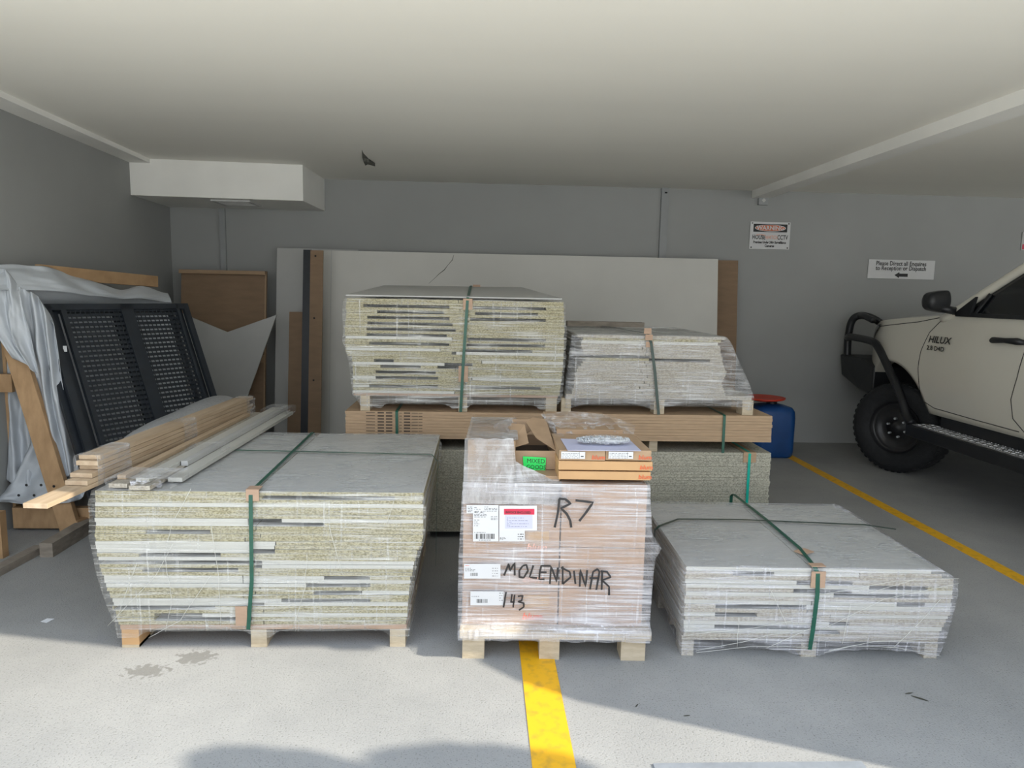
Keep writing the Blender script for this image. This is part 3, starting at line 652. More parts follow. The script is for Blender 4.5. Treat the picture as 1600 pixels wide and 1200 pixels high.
MB().bb(.53, 1.64, UY0+.3, UY0+.34, MT, .88).build('light_stop', 'old_wood', pl)  # added board closing off light behind these feet
w4 = wrap('stretch_wrap', [(MT+.03, .515, 1.66, UY0-.006, UY1), (.9, .515, 1.66, UY0-.010, UY1+.01), (1.0, .52, 1.62, UY0-.012, UY1+.01), (1.22, UX0-.015, UX1+.03, UY0-.012, UY1+.01), (1.262, UX0-.01, UX1+.005, UY0-.008, UY1), (1.268, UX0, UX1-.01, UY0+.004, UY1)],
          0, (.51, UY0, 0), 'film_haze', 'film_top', 'hazy stretch wrap flaring down around the upper right stack', arches=[(.03, .46), (.50, .97)], zarch=.035, nx=50, ny=24, amp=.006)
ux_ = atY(1012, 515, UY0).x
strap([(ux_+.085, UY0-.02, MT), (ux_+.05, UY0-.02, 1.05), (ux_+.02, UY0-.02, 1.22), (ux_, UY0-.004, 1.277), (ux_-.05, UY0+.4, 1.275), (ux_-.12, UY1, 1.275), (ux_-.12, UY1+.02, 1.25), (ux_-.1, UY1+.02, MT)],
      [(0, -1, 0), (0, -1, 0), (0, -1, .2), (0, -.5, 1), (0, 0, 1), (0, .4, 1), (0, 1, 0), (0, 1, 0)], .017, 'strap_dark', 'dark green strap over the middle of the upper right stack')
for k, (px, py) in enumerate(((1012, 517), (1014, 527), (1015, 538))):
    a = atY(px, py, UY0-.016); tag(MB().bb(a.x-.022, a.x+.022, UY0-.019+k*.0005, UY0-.015, a.z-.018, a.z+.016).build('edge_protector', 'carton_pale'), 'cardboard piece under strap on upper right stack, %s of three' % ('uppermost', 'middle', 'lowest')[k], 'edge protector')
b0 = atY(886, 503, UY1-.1); b1 = atY(1006, 505, UY1-.1)
tag(MB().bb(b0.x, b1.x, UY1-.12, UY1-.02, 1.268, b0.z+.006).build('timber_batten', 'old_wood'), 'dark batten lying along the rear top of upper right stack', 'batten')
# ------------------------------------------------------------------ right low stack
RRZ = -.03; RX0, RX1, RY0, RY1 = .862, 1.995, 2.785, 3.70
def f6(v): return (v-250)/(1492-250)
g6 = lambda a, b, k: (max(0, f6(a)), min(1, f6(b)), k)
rows6 = {'d': 'p'}
def put6(cy, *segs): rows6[int(round((cy-433)/18.8))] = [g6(*s_) for s_ in segs]
put6(433, (250, 830, 'w'), (830, 1492, 'w'))
put6(460, (250, 470, 'p'), (470, 655, 's'), (655, 1050, 'w'), (1050, 1492, 'p'))
put6(485, (250, 765, 'w'), (765, 1020, 's'), (1020, 1492, 'p'))
put6(508, (250, 1100, 'w'), (1100, 1370, 's'), (1370, 1492, 'c'))
put6(527, (250, 755, 'p'), (755, 1020, 's'), (1020, 1492, 'w'))
put6(550, (250, 940, 'w'), (940, 1060, 's'), (1060, 1375, 's'), (1375, 1492, 'p'))
put6(588, (250, 840, 'w'), (840, 1235, 'w'), (1235, 1360, 's'), (1360, 1492, 'g'))
put6(610, (250, 400, 'p'), (400, 815, 's'), (815, 1492, 'w'))
put6(648, (250, 400, 'w'), (400, 590, 's'), (590, 930, 'p'), (930, 1492, 'w'))
put6(670, (250, 930, 'w'), (930, 1020, 's'), (1020, 1492, 'p'))
put6(690, (250, 400, 'w'), (400, 845, 's'), (845, 1492, 'w'))
put6(713, (250, 850, 'w'), (850, 980, 's'), (980, 1492, 'p'))
stack('right', RX0, RX1, RY0, RY1, .390, .085, 17, rows6, [(0, 0), (1, .006)], [(0, -.10), (.13, 0), (.6, -.005), (.8, -.02), (1, -.045)], RRZ, 'low right stack', 'panels in the low right wrapped stack', split=.47, depthj=.02)
R6 = Matrix.Rotation(RRZ, 3, 'Z'); O6 = Vector((RX0, RY0, 0))
def r6(x, y, z): return O6+R6 @ (Vector((x, y, z))-O6)
pl = thing('pallet', 'low pallet with three pale feet under the low right stack', 'pallet', (1.43, RY0, 0))
for k, (a, b) in enumerate(((.865, .915), (1.37, 1.435), (1.895, 1.95))):
    for y in (RY0+.004, (RY0+RY1)/2, RY1-.12):
        MB().box(r6((a+b)/2, y+.05, .0325), (b-a, .1, .065), R6).build('foot', 'chip_pale', pl)
MB().box(r6(1.41, (RY0+RY1)/2, .075), (1.09, RY1-RY0-.03, .02), R6).build('deck', 'chip_pale', pl)
MB().box(r6(1.41, RY0+.3, .033), (1.06, .04, .062), R6).build('light_stop', 'old_wood', pl)  # added board stopping light under the low stack
w6 = wrap('stretch_wrap', [(.012, RX0-.004, RX1-.04, RY0-.004, RY1), (.1, RX0-.01, RX1-.02, RY0-.010, RY1+.01), (.30, RX0-.012, RX1+.012, RY0-.012, RY1+.01), (.355, RX0-.012, RX1+.006, RY0-.010, RY1+.01), (.392, RX0-.006, RX1-.06, RY0-.004, RY1), (.396, RX0, RX1-.08, RY0+.006, RY1)],
          RRZ, (RX0, RY0, 0), 'film_milky', 'film_top', 'milky stretch wrap around the low right stack of panels', arches=[(.05, .44), (.54, .95)], zarch=.03, nx=60, ny=24, amp=.004)
def strR(pts): return [atY(980+x/2.857, 740+y/2.857, RY0-.016-(980+x/2.857-1060)*.00008) for x, y in pts]
strands(w6, [strR(q) for q in ([(310, 790), (500, 755), (640, 720), (820, 695)], [(310, 800), (560, 770), (810, 775)], [(900, 790), (1100, 750), (1350, 740)], [(1190, 775), (1300, 670), (1400, 560)], [(880, 800), (1000, 770), (1200, 775), (1400, 815)], [(500, 640), (490, 780)], [(640, 520), (720, 690)], [(1000, 580), (960, 760)], [(1060, 540), (1290, 470)], [(870, 540), (1200, 480), (1480, 468)], [(880, 690), (1150, 560), (1480, 490)], [(270, 720), (560, 690), (830, 640)], [(620, 780), (820, 690)])], .0009)
sc = [(1265, 1015), (1270, 985), (1277, 930), (1278, 897)]
pf = [atY(x, y, RY0-.03) for x, y in sc]; pt_ = [atZ(x, y, .402) for x, y in ((1272, 884), (1248, 855), (1195, 810), (1146, 772))]
strap(pf+pt_+[pt_[-1]+Vector((0, .03, -.02)), pt_[-1]+Vector((0, .03, -.36))], [(0, -1, 0)]*3+[(0, -1, .4), (0, -.5, 1), (0, 0, 1), (0, 0, 1), (0, .5, 1), (0, 1, .3), (0, 1, 0)], .018, 'strap_green', 'dark green strap running front to back over low right stack')
pp = [atZ(x, y, .403) for x, y in ((1030, 822), (1060, 811), (1160, 812), (1300, 818), (1350, 820), (1400, 827))]
L_ = pp[0]+Vector((-.02, 0, -.02))
strap([L_+Vector((0, 0, -.36)), L_+Vector((0, 0, -.08)), L_]+pp, [(-1, 0, 0), (-1, 0, .1), (-.7, 0, 1)]+[(0, 0, 1)]*6, .015, 'strap_dark', 'dark strap running side to side over low right stack')
a = pf[-1]; mb = MB(); mb.bb(a.x-.026, a.x+.034, a.y-.0, a.y+.004, a.z-.06, a.z+.01); mb.bb(a.x-.026, a.x+.034, a.y+.004, a.y+.04, .402, .405); tag(mb.build('edge_protector', 'carton_pale'), 'cardboard edge protector at front edge of low right stack', 'edge protector')
a = atZ(1256, 862, .40); tag(MB().box((a.x, a.y, .401), (.07, .05, .004), Matrix.Rotation(.5, 3, 'Z')).build('edge_protector', 'carton_pale'), 'cardboard piece under strap behind front edge of low right stack', 'edge protector')
# ------------------------------------------------------------------ middle carton pallet
MRZ = -.034; MX0, MX1, MY0, MY1 = -.060, .715, 2.79, 3.62
RM = Matrix.Rotation(MRZ, 3, 'Z'); OM = Vector((MX0, MY0, 0))
def rm(x, y, z): return OM+RM @ (Vector((x, y, z))-OM)
def mpix(px, py, off=.0):      # pixel on the front plane of the carton pallet
    d = ray(px, py); n_ = RM @ Vector((0, 1, 0)); o0 = OM-n_*off; c = Vector((0, 0, HCAM)); t_ = (o0-c).dot(n_)/d.dot(n_); return c+d*t_
pl = thing('pallet', 'light wooden block pallet under the wrapped cartons', 'pallet', (.33, MY0, 0))
for k, (a, b) in enumerate(((-.055, .035), (.262, .345), (.60, .70))):
    for y in (MY0-.02, (MY0+MY1)/2, MY1-.1): MB().box(rm((a+b)/2, y+.05, .045), (b-a, .1, .09), RM).build('block', 'pallet_wood', pl)
MB().box(rm(.325, (MY0+MY1)/2, .098), (.78, MY1-MY0+.03, .016), RM).build('lower_deck', 'pallet_wood', pl)
MB().box(rm(.325, MY0-.012, .122), (.78, .09, .03), RM).build('stringer_board', 'pallet_wood', pl)
for i in range(5): MB().box(rm(.325, MY0+.08+i*.18, .122), (.78, .09, .03), RM).build('deck_board', 'pallet_wood', pl)
def carton(x0, x1, y0, y1, z0, z1, m_, label, rz=0, name='carton', logo=None, tape=True, base='rm'):
    c = rm((x0+x1)/2, (y0+y1)/2, z0); t_ = thing(name, label, 'carton', c, 'wrapped cartons on the middle pallet' if base == 'rm' else None)
    R = RM @ Matrix.Rotation(rz, 3, 'Z'); h = z1-z0
    MB().box(c+Vector((0, 0, h/2)), (x1-x0-.002, y1-y0-.002, h-.002), R).build('body', m_, t_, bevel=.003)
    if tape: MB().box(c+R @ Vector((0, 0, h-.0005)), (x1-x0-.004, .045, .001), R).build('tape', 'carton_pale', t_)
    return t_, R, c
XM = .335
rowc = [(.137, .285, 'bottom'), (.285, .425, 'second from bottom'), (.425, .655, 'third from bottom')]
cart = []
for z0, z1, nm in rowc:
    cart.append(carton(MX0, XM, MY0, MY1-.3, z0, z1, 'carton_pale', 'brown carton, %s, in left column of the wrapped pallet' % nm)[0])
    carton(MX0, XM, MY1-.3, MY1, z0, z1, 'carton_pale', 'brown carton, %s, rear left of the wrapped pallet' % nm)
for z0, z1, nm in ((.137, .30, 'bottom'), (.30, .475, 'middle'), (.475, .74, 'top')):
    cc = carton(XM+.003, MX1-.03, MY0, MY1-.3, z0, z1, 'carton_pale', 'brown carton, %s, in right column of the wrapped pallet' % nm)
    cart.append(cc[0])
    carton(XM+.003, MX1-.03, MY1-.3, MY1, z0, z1, 'carton_pale', 'brown carton, %s, rear right of the wrapped pallet' % nm)
carton(MX0+.01, .15, MY0+.10, MY1-.1, .655, .895, 'carton', 'tall film-covered carton standing at the top left of pallet')
carton(.155, XM, MY0+.05, MY1-.2, .655, .76, 'carton', 'low carton under the open mixed goods box')
# printing on the carton faces
def on_front(px, py, s_, size, m_, par, nm='lettering', bold=.0, shear=0, off=.004, sx=1.0):
    q = mpix(px, py, off); o = text_mb(s_, size, q, RM @ Vector((1, 0, 0)), (0, 0, 1), bold, 'LEFT', shear, sx).build(nm, m_, par); return o
def rect_front(x0, y0, x1, y1, m_, par, nm, off=.004, th=.001):
    a, b, c, d = mpix(x0, y1, off), mpix(x1, y1, off), mpix(x1, y0, off), mpix(x0, y0, off)
    return MB().prism([a, b, c, d], RM @ Vector((0, -th, 0))).build(nm, m_, par)
for ci, (x, y) in ((2, (822, 860)), (1, (816, 909)), (0, (815, 968))):
    on_front(x, y, 'blum', .042, 'logo_faded' if ci else 'logo_red', cart[ci], 'printed_logo', .0008, .25, .0015)
for ci, (x0, y0, x1, y1) in ((2, (815, 830, 858, 846)), (0, (818, 930, 858, 948))): rect_front(x0, y0, x1, y1, 'tape_orange', cart[ci], 'orange_print', .0012, .0004)
g = MB()
for k in range(8):
    x = 866+k*19; a = mpix(x, 850, .0012); b = mpix(x, 905, .0012); g.quad(a, a+RM @ Vector((.0015, 0, 0)), b+RM @ Vector((.0015, 0, 0)), b)
g.build('printed_grid', 'carton', cart[4])
# the film
w5 = wrap('stretch_wrap', [(.10, MX0-.012, MX1-.005, MY0-.062, MY1+.01), (.138, MX0-.014, MX1-.0, MY0-.06, MY1+.01), (.16, MX0-.016, MX1+.002, MY0-.014, MY1+.01), (.30, MX0-.016, MX1+.002, MY0-.012, MY1+.01), (.44, MX0-.016, MX1+.012, MY0-.012, MY1+.01), (.482, MX0-.012, MX1+.034, MY0-.012, MY1+.01), (.52, MX0-.010, MX1-.004, MY0-.012, MY1+.01), (.655, MX0-.006, MX1-.018, MY0-.010, MY1+.005), (.742, MX0-.002, MX1-.022, MY0-.004, MY1)],
          MRZ, (MX0, MY0, 0), 'film_white', 'film_clear', 'milky stretch wrap around the cartons of middle pallet', nx=50, ny=24, amp=.003)
OFF = .012
# film drawn up over the tall left carton
def rise(u, v):
    x = MX0+.0+.42*u; zt = .905 if u < .48 else .905-.16*min(1, (u-.48)/.3); z = .66+(zt-.66)*v
    if u >= .48: z = .66+(max(.742, .82-.1*(u-.48)/.52)-.66)*v
    y = MY0-.006+(.085 if u < .5 else .06)*v**1.3
    k = .006*nz(x*20, 1, z*9); return rm(x, y+k-.012*(1-v), z+k)
MB().grid(rise, 40, 16).build('raised_film', 'film_wrinkled', w5, smooth=True)
MB().grid(lambda u, v: rm(MX0+.002-.004*nz(u*8, v*8, 2), MY0+.03+.6*u, .66+.24*v), 14, 8).build('raised_film', 'film_haze', w5, smooth=True)
MB().grid(lambda u, v: rm(MX0+.004+.215*u, MY0+.085+.52*v, .902+.004*nz(u*6, v*9, 4)), 14, 20).build('raised_film', 'film_wrinkled', w5, smooth=True)
# marker strokes
def strokes(lines, wd, par, nm='marker_writing', off=.0235):
    mb = MB(); nrm = RM @ Vector((0, -1, 0))
    for pts in lines:
        P = [mpix(x, y, off) for x, y in pts]; Q = []
        for a, b in zip(P, P[1:]):
            for k in range(4): Q.append(a.lerp(b, k/4))
        Q.append(P[-1])
        mb.ribbon(Q, [wd*(.85+.3*abs(nz(q.x*60, 0, q.z*60))) for q in Q], nrm, .0006)
    return mb.build(nm, 'marker', par)
def c6(x, y): return (700+x/6, 760+y/6)
def c7(x, y): return (850+x/6, 760+y/6)
R7 = [[c7(*q) for q in l] for l in ([(145, 115), (130, 250), (100, 385)], [(140, 115), (200, 120), (250, 160), (160, 205), (215, 260), (245, 320), (255, 385)], [(295, 130), (460, 150), (390, 250), (330, 325)])]
strokes(R7, .0105, w5)
ML = [[c6(*q) for q in l] for l in ([(525, 835), (570, 725), (580, 790), (625, 715), (625, 835)], [(700, 745), (668, 790), (670, 850), (710, 855), (750, 790), (735, 735), (700, 745)],
      [(800, 740), (765, 850), (835, 860)], [(960, 745), (875, 745), (860, 800), (855, 870), (905, 870)], [(925, 805), (865, 805)], [(955, 915), (965, 745), (1020, 895), (1030, 760)], [(1075, 750), (1075, 915)],
      [(1060, 760), (1140, 800), (1150, 850), (1075, 915)])]
ML += [[c7(*q) for q in l] for l in ([(280, 790), (295, 915)], [(335, 940), (340, 780), (390, 940), (405, 785)], [(430, 965), (460, 800), (500, 775), (520, 800), (490, 970)], [(425, 860), (515, 860)], [(545, 800), (540, 970)], [(530, 795), (590, 800), (625, 850), (545, 880), (610, 940), (610, 1020)])]
strokes(ML, .0085, w5)
N3 = [[c6(*q) for q in l] for l in ([(545, 990), (520, 1135)], [(600, 1010), (590, 1085), (625, 1080)], [(625, 1015), (610, 1135)], [(655, 1030), (700, 1025), (690, 1070), (655, 1080), (710, 1095), (710, 1130), (665, 1160)])]
strokes(N3, .0075, w5)
# labels stuck on the film
def label_obj(x0, y0, x1, y1, nm, lab, cat='label', m_='label_white', off=.0185):
    c = mpix((x0+x1)/2, y1, off); t_ = thing(nm, lab, cat, c); rect_front(x0, y0, x1, y1, m_, t_, 'paper', off, .0006); return t_
def scribble(t_, x0, y0, x1, y1, rows_, m_='ink', off=.0195, h=.7, seed=1):
    r = random.Random(seed); mb = MB(); X = RM @ Vector((1, 0, 0))
    for k in range(rows_):
        y = y0+(y1-y0)*(k+.5)/rows_; x = x0
        while x < x1:
            l = r.uniform(1, 4); xe = min(x+l, x1)
            a, b, c, d = mpix(x, y+h/2, off), mpix(xe, y+h/2, off), mpix(xe, y-h/2, off), mpix(x, y-h/2, off); mb.quad(a, b, c, d); x = xe+r.uniform(.6, 2)
            if r.random() < .12: break
    mb.build('small_print', m_, t_)
def barcode(t_, x0, y0, x1, y1, off=.0195, seed=3):
    r = random.Random(seed); mb = MB(); x = x0
    while x < x1:
        wv = r.choice((.5, .8, 1.3)); mb.quad(mpix(x, y1, off), mpix(x+wv, y1, off), mpix(x+wv, y0, off), mpix(x, y0, off)); x += wv+r.choice((.6, .9, 1.4))
    mb.build('barcode', 'ink', t_)
t_ = label_obj(739, 789, 779, 846, 'shipping_label', 'large white shipping label with barcode on wrapped cartons')
scribble(t_, 741, 792, 752, 797, 2, seed=2); scribble(t_, 757, 791, 777, 800, 4, seed=3); on_front(741, 801.5, '407_AC', .012, 'ink', t_, 'lettering', .0002, 0, .0195)
scribble(t_, 741, 802.5, 760, 809, 3, seed=4); scribble(t_, 741, 811, 749, 823, 4, seed=5); scribble(t_, 767, 806, 777, 813, 3, seed=6); scribble(t_, 741, 831, 775, 833, 1, seed=8); barcode(t_, 742, 834, 773, 842); scribble(t_, 748, 843, 768, 845, 1, seed=9)
t_ = label_obj(780, 790, 839, 829, 'document_pouch', 'clear pouch with red band enclosing an invoice on cartons', 'label'); t_.children[0].data.materials[0] = MATS['sign_white']
rect_front(789, 805, 832, 826, 'label_lilac', t_, 'invoice_paper', .0193, .0005); scribble(t_, 792, 808, 826, 824, 7, 'black_steel', .0202, .5, 11)
rect_front(787.5, 795, 835, 804, 'label_pink', t_, 'red_band', .0195, .0005); on_front(790, 802, 'INVOICE ENCLOSED', .0125, 'ink', t_, 'lettering', .0003, 0, .0206, .88)
t_ = label_obj(780, 829, 820, 846, 'carton_label', 'small white label half hidden under the invoice pouch'); scribble(t_, 781, 839, 790, 844, 3, seed=12); scribble(t_, 809, 833, 818, 844, 3, seed=13, h=1.2)
t_ = label_obj(729, 789, 739, 802, 'carton_label', 'small white sticker peeking left of the shipping label', off=.0175); scribble(t_, 731, 791, 738, 801, 4, seed=14)
t_ = label_obj(725, 881, 782, 904, 'carton_label', 'white printed label left of the handwritten word Molendinar'); scribble(t_, 727, 882.5, 747, 885, 1, 'logo_red', seed=15); scribble(t_, 727, 887, 743, 893, 3, seed=16); barcode(t_, 735, 895, 747, 900, seed=4); scribble(t_, 769, 886, 778, 902, 4, seed=17)
t_ = label_obj(735, 924, 787, 946, 'carton_label', 'white printed label left of the handwritten number 143'); scribble(t_, 737, 931, 749, 933, 1, seed=18); barcode(t_, 745, 936, 762, 942, seed=5); scribble(t_, 780, 925, 786, 940, 4, seed=19)
# open mixed goods box and its flaps
def P_(px, py, y): return atY(px, py, y)
gy = 2.93
og = thing('open_box', 'open brown carton with green mixed goods sticker', 'box', (.27, gy+.15, .76))
a = P_(791, 704, gy); b = P_(868, 704, gy); zb = .762
x0, x1, zt = a.x, b.x, a.z; dp_ = .34
for nm, q in (('front_panel', (x0, x1, gy, gy+.004)), ('back_panel', (x0, x1, gy+dp_, gy+dp_+.004)), ('side_panel', (x0, x0+.004, gy+.004, gy+dp_)), ('side_panel', (x1-.004, x1, gy+.004, gy+dp_))):
    MB().bb(q[0], q[1], q[2], q[3], zb, zt).build(nm, 'carton', og)
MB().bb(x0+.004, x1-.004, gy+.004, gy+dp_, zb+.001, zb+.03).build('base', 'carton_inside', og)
def flap(pts, m_='carton'): 
    n_ = (Vector(pts[1])-Vector(pts[0])).cross(Vector(pts[2])-Vector(pts[0])).normalized()
    MB().prism(pts, n_*.003).build('flap', m_, og)
flap([P_(790, 703, gy), P_(826, 693, gy+.03), P_(820, 664, gy+.16), P_(800, 662, gy+.2), P_(786, 675, gy+.2)])
flap([P_(868, 703, gy), P_(838, 684, gy+.08), P_(822, 660, gy+.2), P_(832, 652, gy+.28), P_(853, 655, gy+.3)])
flap([P_(800, 655, gy+dp_), P_(850, 655, gy+dp_), P_(848, 662, gy+dp_-.02), P_(800, 690, gy+dp_-.02)])
st_ = thing('green_sticker', 'bright green hand-lettered MIXED GOODS sticker on open box', 'sticker', P_(835, 737, gy-.005))
MB().prism([P_(817, 713, gy-.004), P_(853, 715, gy-.004), P_(852, 737, gy-.004), P_(818, 732, gy-.004)], (0, -.001, 0)).build('paper', 'sticker_green', st_)
text_mb('MIXED', .026, P_(823, 723, gy-.0055), (1, 0, -.03), (0, 0, 1), 0, sx=1.0).build('lettering', 'ink', st_)
text_mb('GOODS', .026, P_(822, 732.5, gy-.0055), (1, 0, -.03), (0, 0, 1), 0, sx=.9).build('lettering', 'ink', st_)
# drawer-runner boxes on the right
def brandbox(pts, name, lab, m_, h_depth, logos, labels=()):
    (ax, ay), (bx, by), (cx_, cy_) = pts      # front: top-left, top-right, bottom-left pixel
    y = 2.79; A = P_(ax, ay, y); B = P_(bx, by, y-.006); C_ = P_(cx_, cy_, y); h = A.z-C_.z
    t_ = thing(name, lab, 'box', ((A.x+B.x)/2, y+h_depth/2, C_.z)); d = (B-A); d.z = 0
    MB().prism([A-Vector((0, 0, h)), A-Vector((0, 0, h))+d, A+d, A], (0, h_depth, 0)).build('body', m_, t_, bevel=.002)
    for (x, yy, s_) in logos: text_mb('blum', s_, P_(x, yy, y-.008), d, (0, 0, 1), .0001, shear=.2, sx=1.05).build('printed_logo', 'logo_red', t_)
    return t_, A, d
z_ = 0
brandbox([(873, 736), (1017, 740), (873, 749)], 'flat_box', 'lowest of the flat orange-brown boxes stacked on cartons', 'carton_bright', .38, [(997, 748.5, .026)])
brandbox([(873, 720), (1020, 724), (873, 734)], 'flat_box', 'second flat orange-brown box up, topped by labelled boxes', 'carton_bright', .40, [(999, 733.5, .026)])
for (x0_, x1_, lx, lab, lg) in ((874, 946, (877, 914), 'left of the two white-labelled brown boxes on flat box stack', 924), (946.6, 1018, (951, 989), 'right of the two white-labelled brown boxes on flat box stack', 997)):
    t_, A, d = brandbox([(x0_, 703), (x1_, 705), (x0_, 719)], 'labelled_box', lab, 'carton', .34, [(lg, 717.8, .026)])
    y = 2.781; a = P_(lx[0], 705.5, y); b = P_(lx[1], 717, y)
    MB().bb(a.x, b.x, y-.001, y, b.z, a.z).build('paper_label', 'label_white', t_)
    r = random.Random(int(x0_)); mb = MB()
    for row in range(4):
        x = a.x+.004
        while x < b.x-.028: l = r.uniform(.003, .012); mb.bb(x, x+l, y-.0015, y-.001, a.z-.007-row*.006-.0012, a.z-.007-row*.006); x += l+r.uniform(.002, .006)
    mb.bb(b.x-.024, b.x-.023, y-.0015, y-.001, b.z+.002, a.z-.002); mb.bb(b.x-.017, b.x-.006, y-.0015, y-.001, b.z+.008, b.z+.012); mb.build('small_print', 'ink', t_)
tb = thing('brown_box', 'plain brown carton behind the labelled boxes and screw bag', 'box', (.42, 3.1, .845))
A = P_(870, 671, 3.12); B = P_(935, 678, 3.12); MB().bb(A.x, A.x+.30, 3.12, 3.45, .765, A.z).build('body', 'carton', tb, bevel=.003)
MB().bb(A.x, A.x+.3, 3.25, 3.30, A.z, A.z+.001).build('tape', 'carton_pale', tb)
tb = thing('brown_box', 'taller brown carton leaning between open box and loose film', 'box', (.37, 3.3, .762))
A = P_(852, 650, 3.46); MB().bb(A.x, A.x+.3, 3.46, 3.6, .745, A.z).build('body', 'carton', tb, bevel=.003)
# paper and bag of screws
sz = P_(900, 703, 2.79).z+.001
ps = thing('paper_sheet', 'white paper sheet under the bag of screws on boxes', 'paper', (0.5, 2.9, sz))
MB().prism([atZ(876, 686, sz), atZ(887, 704, sz), atZ(1002, 705, sz), atZ(985, 689, sz)][::-1], (0, 0, .002)).build('sheet', 'label_lilac', ps)
bc = (atZ(895, 693, sz)+atZ(990, 697, sz))/2
bagt = thing('screw_bag', 'clear plastic bag of small silver screws on white paper', 'bag', (bc.x, bc.y, sz+.003))
bl_, bw = .115, .045
def bag(u, v):
    t_ = u*2*PI; s_ = v*2-1; w_ = math.sqrt(max(0, 1-abs(s_)**3)); return (bc.x+bl_*s_, bc.y+bw*w_*math.cos(t_)*(1+.15*nz(s_*4, t_, 1)), sz+.022+.019*w_*math.sin(t_)*(1+.4*nz(s_*5, t_, 5)))
MB().grid(bag, 24, 24).build('bag_film', 'film_loose', bagt, smooth=True, weld=True)
sm = MB()
for i in range(420):
    s_ = rnd.uniform(-.95, .95); w_ = math.sqrt(1-abs(s_)**3)*.88; r_ = math.sqrt(rnd.random()); th_ = rnd.uniform(0, 2*PI)
    c = Vector((bc.x+bl_*s_, bc.y+bw*w_*r_*math.cos(th_), sz+.021+.015*w_*r_*math.sin(th_)))
    R = Matrix.Rotation(rnd.uniform(0, 3), 3, (rnd.random(), rnd.random(), rnd.random()+.1)); sm.box(c, (.011, .0035, .0035), R)
o = sm.build('screws', 'screws', bagt); tag(o, 'silver screws', kind='stuff')
# loose film heaps
def crumple(outline, y0, y1, name, label, seed, ncol=26, nrow=14, amp=.03):
    """free film sheet between a lower and an upper pixel curve"""
    lo, up = outline
    def cur(c, t_):
        t_ = t_*(len(c)-1); i = min(int(t_), len(c)-2); f = t_-i; return (c[i][0]*(1-f)+c[i+1][0]*f, c[i][1]*(1-f)+c[i+1][1]*f)
    def fn(u, v):
        a = cur(lo, u); b = cur(up, u); x = a[0]*(1-v)+b[0]*v; y = a[1]*(1-v)+b[1]*v
        d_ = y0+(y1-y0)*v+amp*nz(u*7+seed, v*5, seed)+amp*.5*nz(u*19, v*15, seed*2); return atY(x+1.5*nz(u*9, v*9, seed+7), y, d_)
    o = MB().grid(fn, ncol*2, nrow*2).build(name, 'film_loose', smooth=True)
    return tag(o, label, 'film')
crumple(([(766, 694), (780, 700), (800, 706)], [(772, 664), (785, 657), (802, 652)]), 2.96, 3.16, 'loose_film', 'torn clear film standing up left of the open box', 3, 14, 12, .05)
crumple(([(868, 682), (900, 690), (940, 688), (990, 688)], [(845, 647), (890, 642), (950, 648), (992, 664)]), 3.06, 3.3, 'loose_film', 'loose clear film heaped above the labelled boxes', 8, 26, 12, .07)
crumple(([(790, 748), (812, 750), (835, 752), (873, 752)], [(788, 716), (812, 734), (835, 741), (873, 744)]), 2.775, 2.90, 'loose_film', 'wrinkled clear film sloping up in front of open box', 12, 20, 10, .02)
# ------------------------------------------------------------------ sheets leaning on the back wall
def lean(name, pts_x, zt, yb, yt, th, m_, label, cat='sheet', zb=0.0, group=None):
    x0, x1 = pts_x; mb = MB(); h = zt-zb
    a = Vector((x0, yb, zb)); b = Vector((x1, yb, zb)); c = Vector((x1, yt, zt)); d = Vector((x0, yt, zt)); n_ = (b-a).cross(d-a).normalized()
    if n_.y < 0: n_ = -n_
    return tag(mb.prism([a, b, c, d], n_*th).build(name, m_), label, cat, group)
def xat(px, py, Y): return atY(px, py, Y).x
lean('cardboard_sheet', (1.2, xat(1155, 408, 7.1)), atY(1155, 407, 7.1).z, 6.93, 7.13, .02, 'mdf_dark', 'brown cardboard sheet showing behind right edge of cracked panel')
lean('white_sheet', (xat(432, 388, 7.05), -1.2), atY(432, 387, 7.05).z, 6.82, 7.07, .018, 'grey_board', 'whitish sheet leaning on wall left of the brown strip')
wp = thing('cracked_panel', 'large white plasterboard panel with crack, leaning on back wall', 'panel', (.4, 6.78, 0))
x0, x1 = xat(505, 390, 6.96), xat(1122, 404, 6.96); zt = atY(505, 391, 6.96).z
def wpt(x, z): return Vector((x, 6.72+.24*z/zt, z))
MB().prism([wpt(x0, 0), wpt(x1, 0), wpt(x1, zt), wpt(x0, zt)], (0, .014, 0)).build('board', 'plasterboard', wp)
ck = [(709, 398), (707, 406), (700, 414), (694, 422), (686, 428), (680, 434), (670, 443)]
def wpix(px, py):
    q = atY(px, py, 6.9); 
    for _ in range(4): q = atY(px, py, 6.72+.24*q.z/zt)
    return q
MB().ribbon([wpix(*q)+Vector((0, -.001, 0)) for q in ck], [.002, .006, .003, .007, .005, .003, .002], (0, -1, 0), .001).build('crack', 'seam', wp)
MB().prism([wpt(x0+.075, 0)-Vector((0, .001, 0)), wpt(x0+.082, 0)-Vector((0, .001, 0)), wpt(x0+.082, zt)-Vector((0, .001, 0)), wpt(x0+.075, zt)-Vector((0, .001, 0))], (0, -.001, 0)).build('edge_groove', 'grille', wp)
bsx = (xat(485, 390, 6.66), xat(505, 390, 6.66))
bsb = thing('brown_board', 'narrow brown fibreboard strip with three screw holes, leaning upright', 'board', (bsx[0], 6.5, 0))
zt2 = atY(490, 391, 6.66).z
MB().prism([(bsx[0], 6.42, 0), (bsx[1], 6.42, 0), (bsx[1], 6.66, zt2), (bsx[0], 6.66, zt2)], (0, .018, 0)).build('board', 'mdf_dark', bsb)
